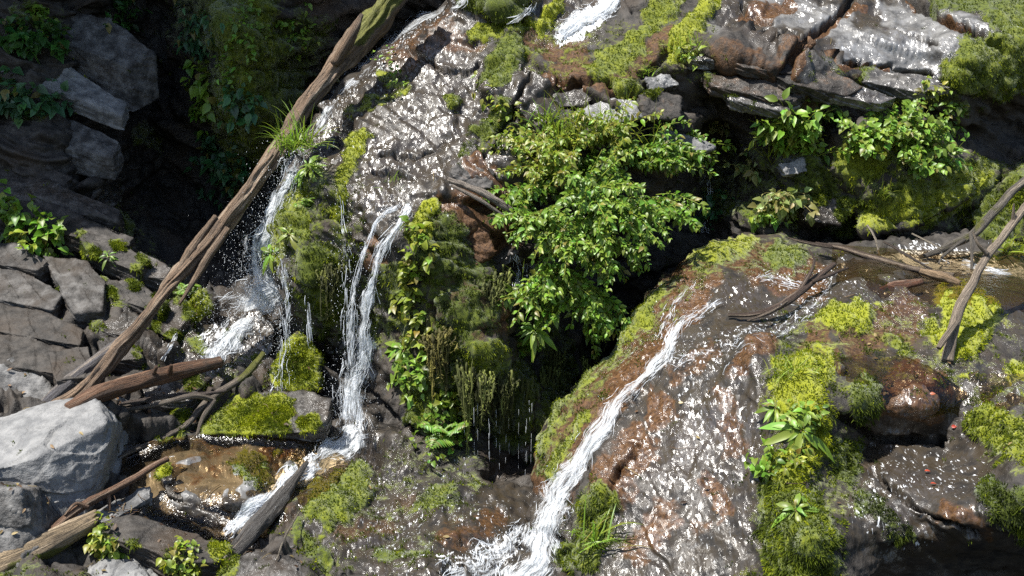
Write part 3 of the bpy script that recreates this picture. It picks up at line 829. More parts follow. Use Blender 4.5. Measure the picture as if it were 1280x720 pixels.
ledges = [   # upper edge from left to right, then the lower edge back; light, wet, moss, thickness
    ([(-60, 214, 6.5), (60, 226, 6.45), (150, 262, 6.3), (148, 276, 6.22), (50, 246, 6.3), (-60, 236, 6.35)], .3, .8, 0, .09, 'long bluish wet plate highest of the sunlit ledges at the left edge'),
    ([(-60, 196, 6.62), (40, 200, 6.6), (90, 222, 6.52), (80, 232, 6.45), (-60, 214, 6.5)], .25, .5, 0, .09, 'dark plate in the shade just above the longest bluish plate'),
    ([(-60, 240, 6.3), (70, 254, 6.26), (168, 296, 6.1), (160, 308, 6.02), (60, 284, 6.1), (-60, 266, 6.15)], .3, .3, 0, .10, 'wide dark grey plate carrying the sunlit leafy plants'),
    ([(96, 288, 6.1), (150, 302, 6.08), (185, 326, 5.98), (172, 340, 5.9), (110, 316, 5.98)], .3, .3, .6, .10, 'mossy brown plate right of the sunlit leafy plants'),
    ([(138, 322, 6.05), (176, 314, 6.1), (214, 334, 6.02), (206, 348, 5.94), (160, 346, 5.96)], .42, .6, 0, .09, 'oval grey plate in the sun left of the middle of the long log'),
    ([(120, 348, 5.92), (170, 352, 5.92), (206, 378, 5.8), (196, 390, 5.72), (140, 372, 5.8)], .2, .5, .8, .10, 'thick mossy plate bending down towards the long log'),
    ([(-60, 300, 6.0), (20, 304, 5.98), (60, 326, 5.9), (48, 338, 5.82), (-60, 322, 5.9)], .4, .2, 0, .10, 'pale plate at the left edge under the wide dark grey plate'),
    ([(52, 318, 5.98), (110, 326, 5.96), (132, 352, 5.84), (128, 388, 5.62), (92, 392, 5.6), (70, 350, 5.8)], .42, .2, 0, .10, 'broad pale tilted plate in the middle of the left bank'),
    ([(-60, 334, 5.88), (30, 338, 5.86), (78, 366, 5.72), (66, 388, 5.6), (-60, 362, 5.7)], .4, .25, 0, .12, 'pale broken plate at the left edge beside the broad tilted one'),
    ([(108, 380, 5.78), (150, 376, 5.8), (188, 406, 5.6), (176, 424, 5.48), (118, 412, 5.55)], .3, 1., .5, .12, 'wet glittering plate left of the lower half of the long log'),
    ([(-60, 372, 5.66), (50, 386, 5.6), (104, 412, 5.46), (100, 432, 5.34), (30, 416, 5.42), (-60, 404, 5.48)], .25, .3, 0, .12, 'wide dark plate above the rounded grey boulder'),
    ([(-60, 410, 5.44), (40, 420, 5.4), (104, 444, 5.28), (90, 470, 5.1), (-60, 446, 5.2)], .22, .3, 0, .14, 'lowest dark plate resting behind the rounded grey boulder'),
    ([(120, 420, 5.5), (172, 428, 5.46), (178, 448, 5.34), (128, 452, 5.3)], .2, .6, .4, .12, 'dark wet plate tucked beside the lower end of the long log'),
    ([(182, 386, 5.86), (228, 372, 5.96), (240, 392, 5.84), (214, 424, 5.64), (190, 412, 5.68)], .3, .8, .7, .10, 'brown mossy plate showing just right of the long log'),
    ([(0, 62, 7.0), (60, 66, 7.0), (158, 128, 6.86), (152, 146, 6.76), (40, 100, 6.84), (-10, 84, 6.88)], .7, .7, 0, .10, 'long bluish slab in the shade high on the left cliff'),
    ([(70, 12, 7.2), (140, 24, 7.25), (194, 66, 7.15), (160, 84, 7.0), (60, 45, 7.05)], .5, .3, 0, .3, 'brown grey block near the top of the shaded left cliff'),
    ([(-40, 132, 6.86), (60, 138, 6.86), (150, 176, 6.76), (140, 196, 6.62), (40, 172, 6.7), (-40, 160, 6.74)], .5, .5, 0, .16, 'dark shaded ledge below the long bluish slab on the left cliff'),
    ([(60, 440, 5.2), (110, 432, 5.28), (120, 470, 5.05), (70, 475, 5.0)], .2, .2, 0, .2, 'dark block tucked behind the foot of the long log')]
for k, (pts, lt, we, mo, th, lab) in enumerate(ledges):
    pts = [(a, b_, Y - .10) for a, b_, Y in pts]
    ms = [(p[0], p[1], 16, mo, .5) for p in pts] if mo else ()
    rock(pts, lab, light=lt * .85, wet=we * .55, moss=ms, th=th, n=56, seed=30 + k, rough=.30, soft=90, group=G_L)
rock([(722, 140, 5.9), (760, 122, 5.98), (800, 128, 5.96), (806, 146, 5.85), (760, 158, 5.8)], 'pale grey stone above the big leafy shrub', light=.65, wet=.5, mode='block', th=.2, seed=50, rough=.6)
rock([(798, 118, 5.95), (825, 108, 6.0), (852, 122, 5.96), (850, 148, 5.85), (806, 150, 5.84)], 'brownish round stone right above the big leafy shrub', light=.15, rust=.3, moss=[(815, 112, 12, .8, .5)], mode='block', th=.2, seed=51, rough=.6)
rock([(808, 98, 6.05), (838, 92, 6.1), (850, 106, 6.05), (812, 114, 6.0)], 'smaller pale stone leaning behind the brownish round stone', light=.6, wet=.5, mode='block', th=.15, seed=52, rough=.6)
rock([(562, 210, 5.5), (590, 194, 5.6), (618, 212, 5.55), (615, 236, 5.45), (572, 232, 5.45)], 'grey stone wedged below the wet slab left of the shrub', light=.4, rust=.3, mode='block', th=.2, seed=53, rough=.6)
rock([(690, 118, 5.98), (730, 108, 6.05), (745, 120, 6.0), (735, 132, 5.95), (700, 134, 5.93)], 'dark flat stone under the brown moss shelf', wet=.6, mode='block', th=.2, seed=54, rough=.6)
rock([(548, 280, 5.36), (575, 272, 5.4), (612, 286, 5.36), (618, 318, 5.3), (590, 336, 5.28), (556, 312, 5.3)], 'brown mossy knob of rock overhanging the middle of the cliff', rust=.9, moss=[(560, 280, 14, .6, .5)], mode='block', th=.25, seed=55, rough=.8)
rock([(822, 160, 5.98), (870, 170, 5.98), (896, 184, 5.95), (880, 192, 5.9), (830, 176, 5.92)], 'thin pale slab edge sticking out right of the shrub', light=.6, mode='block', th=.3, seed=56, rough=.5)
rock([(974, 205, 6.0), (1004, 198, 6.05), (1010, 214, 6.0), (982, 220, 5.95)], 'small pale stone on the mossy ledge below the right plants', light=.7, mode='block', th=.12, n=30, seed=57, rough=.6)
rock([(1072, 268, 6.0), (1130, 254, 6.02), (1215, 222, 6.05), (1212, 246, 5.95), (1145, 284, 5.86), (1082, 292, 5.86)], 'long moss covered rock roll slanting up to the right behind the upper pool', wet=.3, moss=[(1100, 270, 30, 1, .75), (1150, 260, 32, 1, .7), (1200, 240, 28, 1, .6)], mode='block', th=.3, seed=71, rough=.8, soft=16)
rock([(1030, 196, 6.12), (1100, 192, 6.12), (1165, 202, 6.1), (1150, 224, 5.98), (1060, 222, 5.98)], 'moss covered rock shelf carrying the round leaved plants', wet=.3, moss=[(1060, 208, 30, 1, .6), (1130, 208, 32, 1, .65)], mode='block', th=.3, seed=72, rough=.9, soft=16)
rock([(1215, 262, 6.0), (1290, 205, 6.1), (1340, 220, 6.05), (1320, 300, 5.85), (1225, 306, 5.86)], 'broad dull green mossy rock at the right edge behind the bare branches', wet=.3, moss=[(1240, 275, 45, 1, .42), (1290, 250, 45, 1, .45)], mode='block', th=.3, seed=73, rough=.8, soft=16)
rock([(1000, 236, 6.08), (1050, 228, 6.1), (1080, 250, 6.0), (1050, 282, 5.95), (1005, 276, 5.96)], 'dark rock with patchy moss between the pale hanging plant and the mossy roll', wet=.5, moss=[(1020, 240, 20, .8, .5), (1060, 262, 20, .7, .4)], mode='block', th=.3, seed=74, rough=.8)
G_P = 'thin rock plates under the top right slabs'
for k, (pts, lab) in enumerate([
        ([(900, 68, 6.1), (950, 58, 6.2), (1010, 82, 6.1), (1005, 94, 6.02), (930, 84, 6.02)], 'thin brown rock plate, upper one of the layered overhang'),
        ([(960, 90, 6.05), (1040, 88, 6.1), (1080, 108, 6.0), (1060, 120, 5.95), (985, 104, 5.95)], 'thin brown rock plate jutting above the right plants'),
        ([(880, 92, 6.15), (960, 100, 6.05), (1010, 118, 5.98), (990, 128, 5.94), (890, 108, 6.05)], 'thin brown rock plate, lowest one of the layered overhang'),
        ([(1080, 86, 6.25), (1160, 96, 6.1), (1190, 108, 6.02), (1150, 116, 6.0), (1080, 102, 6.1)], 'grey plate under the big sunlit slope top right'),
        ([(1000, 100, 6.04), (1060, 104, 6.04), (1120, 122, 5.98), (1100, 130, 5.93), (1020, 116, 5.97)], 'thin brown rock plate, rightmost one above the round leaved plants'),
        ([(905, 112, 6.08), (960, 118, 6.04), (1000, 132, 5.98), (980, 140, 5.93), (915, 126, 6.0)], 'thin dark rock plate hanging over the upright leafy plant'),
        ([(850, 62, 6.22), (890, 52, 6.25), (930, 64, 6.2), (915, 76, 6.12), (860, 76, 6.14)], 'thin grey rock plate left of the layered overhang')]):
    rock(pts, lab, light=.42 if k > 2 else .12, wet=.9 if k > 2 else .35, rust=0 if k > 2 else .35, moss=[(pts[0][0], pts[0][1], 18, .6, .4)], th=.05, n=52, seed=60 + k, rough=.4, soft=80, group=G_P)
bpy.context.view_layer.update()


# ------------------------------------------------------------------ moss: fine upright shoots over every mossy spot
def vcol_material(name, rough=.6, spec=.3, transl=0.0, noise=0.0, nscale=60):
    n = NT(name)
    c = n.attr('tone').outputs['Color']
    if noise:
        x = n.noise(n.pos(), nscale, 4, .6)
        c = n.mix(n.math('MULTIPLY', n.ss(x, .3, .75), noise), c, (.02, .015, .01))
    b = n.node('ShaderNodeBsdfPrincipled', {'Base Color': c, 'Roughness': rough, 'Specular IOR Level': spec})
    sh = b.outputs[0]
    if transl:
        t = n.node('ShaderNodeBsdfTranslucent', {'Color': n.mix(.35, c, (.30, .42, .03))})
        m = n.node('ShaderNodeMixShader', {0: transl})
        n.t.links.new(sh, m.inputs[1]); n.t.links.new(t.outputs[0], m.inputs[2])
        sh = m.outputs[0]
    return n.done(sh)


M_LEAF = vcol_material('leaf', .42, .45, .38)
M_MOSS = vcol_material('moss_shoots', .8, .15, .25)
M_STEM = vcol_material('plant_stem', .6, .3)


def moss_color(t):
    t = np.clip(t, 0, 1)[:, None]
    a = np.array([.018, .026, .004]); b = np.array([.085, .115, .008]); c = np.array([.29, .32, .009])
    return np.where(t < .5, a + (b - a) * t * 2, b + (c - b) * (t - .5) * 2)


mv, mt, mc = [], [], []
off = 0
for V, N, m1, m2, ok in SHEETS:
    px, py = pix(V)
    inn = (px > -60) & (px < 1340) & (py > -60) & (py < 780)
    nz = pn(V * 14, 3) * .55
    sel = np.where(ok & inn & (rng.random(len(V)) < .62 * sstep(.28, .75, m1[:, 0] + nz)))[0]
    if not len(sel): continue
    for rep in range(5):
        p = V[sel]; n = N[sel]
        lw = 1 + .35 * sstep(.45, .0, n[:, 2])
        d = n * .8 + rng.normal(size=p.shape) * .55 + np.array([0, 0, .25])
        d /= np.linalg.norm(d, axis=1)[:, None]
        L = (lw * rng.uniform(.006, .0145, len(sel)))[:, None]
        s = np.cross(d, rng.normal(size=p.shape)); s /= np.linalg.norm(s, axis=1)[:, None]
        wd = rng.uniform(.0018, .0042, len(sel))[:, None]
        p = p + rng.normal(size=p.shape) * .004
        a = p - n * .004 + s * wd; b = p - n * .004 - s * wd; c = p + d * L
        steep = sstep(.45, .0, n[:, 2])
        c[:, 2] -= L[:, 0] * (.2 + .55 * steep)
        v = np.stack([a, b, c], 1).reshape(-1, 3)
        t = m2[sel, 1] - .08 + rng.normal(size=len(sel)) * .13 + .45 * pn(V[sel] * 13, 9) + .35 * pn(V[sel] * 30, 4)
        k = moss_color(t)
        mv.append(v); mc.append(np.stack([k * .55, k * .55, k * 1.15], 1).reshape(-1, 3))
        mt.append(np.arange(len(v)).reshape(-1, 3) + off); off += len(v)
me = mesh_np('moss', np.concatenate(mv), None, np.concatenate(mt), [M_MOSS], {'tone': np.concatenate(mc)}, smooth=False)
tag(link('moss', me), 'green and yellow moss growing over the wet rocks', 'moss', kind='stuff')
print('moss tris', off // 3)


# ------------------------------------------------------------------ logs and branches
def wood_material():
    n = NT('weathered_wood')
    f = n.attr('flow').outputs['Color']
    m = n.rgb(n.attr('mask').outputs['Color'])       # moss, pale, wet
    P = n.pos()
    a = n.noise(n.scalev(f, 26, 26, 3.2), 1.0, 6, .7, .4)
    b = n.noise(n.scalev(f, 90, 90, 14), 1.0, 4, .65, .3)
    g = n.noise(P, 9, 3, .6)
    tone = n.attr('tone').outputs['Color']
    dark = n.mix(.82, tone, (.014, .009, .006))
    c = n.mix(n.ss(n.math('ADD', n.math('MULTIPLY', a, .6), n.math('MULTIPLY', b, .4)), .36, .60), dark, tone)
    pl = n.noise(n.scalev(f, 9, 9, 1.3), 1.0, 4, .6)
    c = n.mix(n.math('MULTIPLY', n.ss(pl, .52, .64), n.ss(b, .3, .6)), c, n.mix(.5, tone, (.42, .34, .25)))
    c = n.mix(n.math('MULTIPLY', n.ss(g, .58, .7), .6), c, (.05, .038, .028))
    mf = n.ss(n.math('ADD', m[0], n.math('MULTIPLY', n.math('SUBTRACT', g, .5), 1.2)), .35, .6)
    c = n.mix(mf, c, n.mix(n.noise(P, 50, 3), (.03, .035, .006), (.14, .14, .015)))
    h = n.math('ADD', n.math('MULTIPLY', a, .022), n.math('MULTIPLY', b, .012))
    bp = n.node('ShaderNodeBump', {'Strength': 1.0, 'Distance': 1.0, 'Height': h})
    s = n.node('ShaderNodeBsdfPrincipled', {'Base Color': c, 'Roughness': n.lerp(m[2], .7, .3), 'Normal': bp.outputs[0], 'Specular IOR Level': .35})
    return n.done(s.outputs[0])


M_WOOD = wood_material()


def spline(pts, n):
    """Catmull-Rom through pts (k,d)"""
    p = np.array(pts, float)
    p = np.concatenate([2 * p[:1] - p[1:2], p, 2 * p[-1:] - p[-2:-1]])
    k = len(p) - 3
    t = np.linspace(0, k, n); i = np.minimum(t.astype(int), k - 1); u = (t - i)[:, None]
    a, b, c, d = p[i], p[i + 1], p[i + 2], p[i + 3]
    return .5 * (2 * b + (c - a) * u + (2 * a - 5 * b + 4 * c - d) * u ** 2 + (3 * b - a - 3 * c + d) * u ** 3)


def limb_mesh(path, rad, n, k, color, moss=0., seed=0, rough=.16, splinter=0., wet=0., bend=0.):
    pts = spline(path, n)
    L = np.concatenate([[0], np.cumsum(np.linalg.norm(np.diff(pts, axis=0), axis=1))])
    r = np.interp(np.linspace(0, 1, n), np.linspace(0, 1, len(rad)), rad)
    if bend:
        nz = np.stack([L * 3.0, np.zeros(n) + seed, np.zeros(n)], -1)
        pts = pts + bend * np.stack([fbm(nz, 2, 1), fbm(nz, 2, 2), fbm(nz, 2, 3)], -1)
    v, q, t = tube_arrays(pts, r, k)
    th = np.tile(np.arange(k) / k * 2 * math.pi, n)
    li = np.repeat(L, k); ri = np.repeat(r, k)
    cen = np.repeat(pts, k, 0)
    body = v[:n * k]
    q3 = np.stack([np.cos(th), np.sin(th), li / np.maximum(r.max(), .005) * .12], -1)
    amp = rough * (fbm(q3 * [2.2, 2.2, 1.5], 3, seed) + .6 * np.abs(pn(q3 * [5, 5, 1.2], seed + 3)) - .2 + .25 * pn(q3 * [4, 4, 7], seed + 5))
    body = cen + (body - cen) * (1 + amp)[:, None]
    if splinter:                                     # torn end: long uneven fibres
        e = np.zeros(n * k).reshape(n, k)
        fib = splinter * (pn(np.stack([np.cos(th[:k]) * 2.5, np.sin(th[:k]) * 2.5, np.full(k, seed + .5)], -1), 4) + .2)
        tan = pts[-1] - pts[-2]; tan /= np.linalg.norm(tan)
        bb = body.reshape(n, k, 3)
        for j in range(1, 5):
            bb[-j] += tan * (fib * (1.2 - j * .25))[:, None]
        body = bb.reshape(-1, 3)
    v = np.concatenate([body, v[n * k:]])
    flow = np.concatenate([np.stack([np.cos(th) * .12, np.sin(th) * .12, li + seed], -1), np.zeros((2, 3)) + [0, 0, seed]])
    mm = np.zeros((len(v), 3)); mm[:, 0] = moss; mm[:, 2] = wet
    return v, q, t, flow, mm, np.broadcast_to(np.array(color, float), (len(v), 3))


def wood(path, radpx, color, label, name='branch', cat='branch', n=60, k=12, moss=0., rough=.16, splinter=0., seed=0, forks=(), wet=0., bend=0., mossfn=None, group=None, sink=True):
    """path: (px, py, Y) or (px, py, None) = lying on the rock there; radii in photo pixels"""
    P = []; R = []
    for i, p in enumerate(path):
        rp = np.interp(i / (len(path) - 1), np.linspace(0, 1, len(radpx)), radpx)
        if p[2] is None:
            q = on_rock(p[0], p[1])
            Y = q.y - rp * q.y / F * .7
        else: Y = p[2]
        P.append(P_at(p[0], p[1], Y)); R.append(rp * Y / F)
    v, q, t, fl, mm, c = limb_mesh(P, R, n, k, color, moss, seed, rough, splinter, wet, bend)
    if mossfn is not None:
        px, py = pix(v); mm[:, 0] = paint(px, py, mossfn)
    o0 = v.mean(0)
    me = mesh_np(name, v - o0, q, t, [M_WOOD], {'flow': fl, 'mask': mm, 'tone': c})
    o = bpy.data.objects.new(name, me); col.objects.link(o); o.location = o0
    tag(o, label, cat, group)
    for j, (fp, fr) in enumerate(forks):
        PP = []
        for p in fp:
            Y = p[2] if p[2] is not None else on_rock(p[0], p[1]).y - .01
            PP.append(P_at(p[0], p[1], Y))
        Rr = [x * 5 / F for x in fr]
        v, q, t, fl, mm, c = limb_mesh(PP, Rr, 18, 7, color, moss * .5, seed + j + 1, rough * .6, 0, wet, bend * .6)
        me = mesh_np('side_branch', v - o0, q, t, [M_WOOD], {'flow': fl, 'mask': mm, 'tone': c})
        s = bpy.data.objects.new('side_branch', me); col.objects.link(s); s.parent = o
    return o


BARK = (.15, .095, .06)
GREY = (.17, .15, .135)
RED = (.15, .075, .04)
PALE = (.30, .26, .20)
wood([(66, 512, 4.78), (120, 470, 4.92), (205, 366, 5.26), (300, 258, 5.6), (370, 150, 5.85), (425, 78, 6.05), (470, 30, 6.2), (520, -40, 6.4)], [8, 8.5, 8.5, 9, 10, 13, 13.5, 12], (.19, .125, .078),
     'long weathered log leaning diagonally across the left of the falls', 'log', 'log', n=320, k=40, rough=.5, seed=1, bend=.012,
     mossfn=[([(448, 40), (500, -20)], 22, .75), ([(330, 230), (300, 280)], 10, .35)],
     forks=[([(418, 80, 5.98), (440, 42, 6.0), (452, 18, 6.05)], [8, 9, 3]), ([(285, 285, 5.5), (255, 330, 5.38), (225, 380, 5.27)], [5, 6, 2]), ([(270, 270, 5.52), (240, 312, 5.4), (215, 350, 5.3)], [3, 6, 3])])
wood([(50, 512, 4.86), (100, 468, 4.98), (150, 428, 5.12)], [8, 10, 7], (.09, .085, .09), 'dark grey log end lying beneath the foot of the long log', 'log', 'log', n=60, k=14, seed=2, rough=.25)
wood([(85, 512, 4.62), (130, 490, 4.75), (200, 470, 5.0), (275, 452, 5.25)], [9, 12, 11, 8], RED, 'reddish brown log lying level behind the large pale boulder', 'log', 'log', n=90, k=16, seed=3, rough=.2,
     forks=[([(190, 470, 4.95), (196, 458, 4.93)], [4, 2]), ([(212, 466, 5.0), (214, 456, 4.98)], [4, 2])])
wood([(-70, 752, 3.78), (0, 708, 3.9), (60, 680, 4.0), (118, 650, 4.12)], [22, 20, 17, 12], (.27, .20, .12), 'pale barkless log with yellow moss in the bottom left corner', 'log', 'log', n=100, k=20, seed=4, rough=.14, splinter=.05,
     mossfn=[([(20, 715), (100, 690)], 18, .7)])
wood([(42, 682, 3.98), (112, 630, 4.2), (165, 598, 4.38), (208, 574, 4.5)], [5, 6, 5, 4], (.20, .11, .065), 'straight reddish stick lying over the grey slab', n=60, k=9, seed=5, bend=.012,
     forks=[([(135, 615, 4.28), (137, 640, 4.25)], [3, 1.5]), ([(110, 634, 4.18), (94, 630, 4.15), (80, 645, 4.1)], [3, 2, 1])])
wood([(146, 576, 4.7), (200, 548, 4.86), (238, 528, 4.98), (268, 500, 5.1), (305, 470, 5.25), (328, 440, 5.35)], [3, 4, 4, 5, 5, 4], (.17, .14, .11), 'long crooked grey branch pointing at the left falls', n=80, k=9, seed=6, bend=.02,
     mossfn=[([(305, 470), (328, 440)], 16, .7)], forks=[([(268, 500, 5.08), (240, 496, 5.0), (200, 505, 4.92), (135, 514, 4.8)], [4, 4, 3, 2]), ([(268, 500, 5.08), (255, 520, 5.0), (247, 545, 4.92)], [4, 3, 2])])
wood([(138, 506, 4.86), (180, 502, 4.95), (230, 492, 5.05), (282, 488, 5.15)], [2, 3, 3, 2], (.13, .10, .085), 'thin dark twig lying above the crooked grey branch', n=50, k=7, seed=7, bend=.02)
wood([(140, 522, 4.78), (148, 540, 4.75), (150, 566, 4.68)], [1.5, 1.8, 1], PALE, 'thin pale upright twig beside the large pale boulder', 'twig', 'twig', n=24, k=6, seed=8, bend=.02)
wood([(278, 704, 4.02), (318, 662, 4.25), (352, 622, 4.5), (384, 578, 4.75)], [9, 13, 11, 3], (.085, .08, .075), 'dark grey driftwood log wedged beside the white water', 'log', 'log', n=90, k=16, seed=9, rough=.3, wet=.5)
wood([(346, 700, 4.0), (356, 672, 4.14), (374, 640, 4.33)], [1.2, 1.5, 1], PALE, 'thin yellow grass stalk on the wet rock at the bottom', 'twig', 'twig', n=24, k=5, seed=10)
wood([(1020, 305, 5.62), (1090, 322, 5.4), (1150, 336, 5.25), (1195, 344, 5.15)], [3, 4, 4, 3], (.075, .05, .035), 'long dark stick lying across the upper pool', n=60, k=8, seed=11, bend=.02,
     forks=[([(1040, 308, 5.55), (1000, 300, 5.6), (985, 296, 5.65)], [3, 2, 1])])
wood([(908, 392, 4.78), (950, 388, 4.76), (985, 376, 4.84), (1015, 352, 4.98), (1042, 332, 5.1)], [2.5, 3.5, 5, 5, 3], (.085, .055, .04), 'dark crooked branch at the head of the wet chute', n=60, k=9, seed=12, bend=.02,
     forks=[([(985, 376, 4.82), (960, 392, 4.7), (935, 402, 4.66)], [3, 2.5, 1]), ([(1015, 352, 4.96), (1060, 336, 5.05)], [3, 1.5]), ([(1000, 364, 4.9), (1016, 330, 5.0), (1010, 312, 5.05)], [3, 2, 1])])
wood([(1187, 452, 4.27), (1192, 410, 4.35), (1208, 368, 4.45), (1234, 320, 4.62), (1272, 272, 4.8), (1340, 190, 5.05)], [8, 7, 6, 5, 5, 4], (.25, .20, .15), 'pale bare branch standing on the mossy rock at the right', n=90, k=12, seed=13, bend=.015, rough=.2,
     forks=[([(1196, 402, 4.34), (1182, 422, 4.28), (1174, 436, 4.25)], [3, 4, 3]), ([(1234, 318, 4.6), (1222, 305, 4.6), (1215, 290, 4.62)], [3, 2, 1]), ([(1268, 278, 4.78), (1268, 255, 4.78)], [3, 1])])
wood([(1150, 322, 5.5), (1205, 300, 5.5), (1245, 262, 5.55), (1300, 205, 5.6)], [3, 6, 6, 5], (.13, .115, .095), 'mossy grey branch leaning behind the pale bare branch', n=60, k=10, seed=14, bend=.02, moss=.3,
     forks=[([(1205, 300, 5.48), (1180, 318, 5.4), (1172, 330, 5.35)], [3, 2, 1]), ([(1215, 293, 5.45), (1216, 320, 5.35), (1215, 345, 5.25)], [3, 2, 2])])
wood([(1140, 292, 5.5), (1160, 302, 5.42), (1178, 312, 5.35)], [1.2, 1.5, 1], PALE, 'thin pale twig sticking up behind the pool', 'twig', 'twig', n=20, k=6, seed=15)
wood([(1086, 284, 5.7), (1098, 302, 5.6), (1102, 318, 5.5)], [1.2, 1.5, 1], PALE, 'thin bent twig hanging from the mossy ledge over the pool', 'twig', 'twig', n=20, k=6, seed=16, bend=.03)
wood([(1090, 366, 4.92), (1115, 360, 4.95), (1152, 352, 5.0)], [4, 7, 4], (.15, .06, .03), 'torn piece of red bark lying in the shallow water', 'bark_piece', 'bark', n=30, k=10, seed=17, rough=.5)
wood([(1150, 338, 5.15), (1175, 346, 5.1), (1200, 354, 5.05)], [4, 6, 4], (.28, .19, .11), 'short pale brown plank of wood at the edge of the pool', 'driftwood', 'driftwood', n=30, k=10, seed=18, rough=.3)
wood([(560, 224, 5.36), (600, 240, 5.33), (640, 264, 5.36)], [3, 5, 4], (.33, .28, .23), 'split pale driftwood stuck across the brown moss in mid cliff', 'driftwood', 'driftwood', n=40, k=10, seed=19, rough=.4,
     forks=[([(566, 232, 5.34), (600, 250, 5.31), (632, 272, 5.34)], [2, 3, 2])])
wood([(1105, 300, 5.5), (1135, 318, 5.35), (1165, 335, 5.25)], [1.5, 2, 1.2], (.07, .05, .04), 'thin dark twig crossing the long stick over the pool', 'twig', 'twig', n=24, k=6, seed=20, bend=.03)
bpy.context.view_layer.update()
#@@NEXT3
# ------------------------------------------------------------------ water
def white_water_material():
    n = NT('white_water')
    f = n.attr('flow').outputs['Color']              # across, along (m), seed
    m = n.rgb(n.attr('mask').outputs['Color'])       # density, edge
    s1 = n.noise(n.scalev(f, 5, 2.4, 1), 1.0, 4, .6, .5)
    s2 = n.noise(n.scalev(f, 22, 9, 1), 1.0, 4, .65, .4)
    s = n.math('ADD', n.math('MULTIPLY', s1, .5), n.math('MULTIPLY', s2, .5))
    a = n.math('ADD', n.math('MULTIPLY', n.math('SUBTRACT', s, .5), 3.2), m[0])
    a = n.math('SUBTRACT', a, m[1])
    a = n.math('MULTIPLY', n.ss(a, .36, .90), .90)
    c = n.mix(n.ss(s2, .35, .6), (.42, .47, .50), (.86, .88, .90))
    bp = n.node('ShaderNodeBump', {'Strength': .8, 'Distance': 1.0, 'Height': n.math('MULTIPLY', s2, .03)})
    p = n.node('ShaderNodeBsdfPrincipled', {'Base Color': c, 'Roughness': .22, 'Normal': bp.outputs[0], 'IOR': 1.33})
    t = n.node('ShaderNodeBsdfTranslucent', {'Color': (.85, .88, .92, 1)})
    x = n.node('ShaderNodeMixShader', {0: .3}); n.t.links.new(p.outputs[0], x.inputs[1]); n.t.links.new(t.outputs[0], x.inputs[2])
    tr = n.node('ShaderNodeBsdfTransparent')
    y = n.node('ShaderNodeMixShader', {0: a}); n.t.links.new(tr.outputs[0], y.inputs[1]); n.t.links.new(x.outputs[0], y.inputs[2])
    return n.done(y.outputs[0])


def drop_material():
    n = NT('water_drops')
    p = n.node('ShaderNodeBsdfPrincipled', {'Base Color': (.82, .85, .88, 1), 'Roughness': .12, 'IOR': 1.33})
    t = n.node('ShaderNodeBsdfTranslucent', {'Color': (.85, .88, .92, 1)})
    x = n.node('ShaderNodeMixShader', {0: .4}); n.t.links.new(p.outputs[0], x.inputs[1]); n.t.links.new(t.outputs[0], x.inputs[2])
    return n.done(x.outputs[0])


def pool_material(name, tint, ripple):
    n = NT(name)
    P = n.pos()
    a = n.noise(n.scalev(P, 1, .8, 1), 26.0, 4, .6, .4)
    b = n.noise(P, 80.0, 2, .5)
    h = n.math('ADD', n.math('MULTIPLY', a, .022 * ripple), n.math('MULTIPLY', b, .006 * ripple))
    bp = n.node('ShaderNodeBump', {'Strength': 1.0, 'Distance': 1.0, 'Height': h})
    g = n.node('ShaderNodeBsdfGlossy', {'Roughness': .15, 'Normal': bp.outputs[0], 'Color': (1, 1, 1, 1)})
    t = n.node('ShaderNodeBsdfTransparent', {'Color': (*tint, 1)})
    fr = n.node('ShaderNodeFresnel', {'IOR': 1.33, 'Normal': bp.outputs[0]})
    m = n.node('ShaderNodeMixShader', {0: n.math('MULTIPLY', fr.outputs[0], 1.2, True)})
    n.t.links.new(t.outputs[0], m.inputs[1]); n.t.links.new(g.outputs[0], m.inputs[2])
    fl = n.node('ShaderNodeBsdfDiffuse', {'Color': (.8, .82, .84, 1)})
    ff = n.ss(n.math('ADD', n.math('MULTIPLY', b, .5), n.math('MULTIPLY', a, .5)), .68 - .03 * ripple, .73 - .03 * ripple)
    k = n.node('ShaderNodeMixShader', {0: n.math('MULTIPLY', ff, .0)})
    n.t.links.new(m.outputs[0], k.inputs[1]); n.t.links.new(fl.outputs[0], k.inputs[2])
    return n.done(k.outputs[0])


M_WHITE = white_water_material()
M_DROP = drop_material()
M_POOL = pool_material('shallow_water', (.82, .70, .52), .38)
M_CALM = pool_material('calm_shallow_water', (.72, .62, .47), .35)

OCT_V = np.array([[1, 0, 0], [-1, 0, 0], [0, 1, 0], [0, -1, 0], [0, 0, 1], [0, 0, -1]], float)
OCT_T = np.array([[0, 2, 4], [2, 1, 4], [1, 3, 4], [3, 0, 4], [2, 0, 5], [1, 2, 5], [3, 1, 5], [0, 3, 5]])


def surf_grid(px, py, Y):
    """points on the rock under a grid of pixels, or at a given distance"""
    out = np.zeros(px.shape + (3,))
    for i in np.ndindex(px.shape):
        if not np.isnan(Y[i]): out[i] = P_at(px[i], py[i], Y[i])
        else: out[i] = hit(px[i], py[i])[0]
    return out


ICE = []


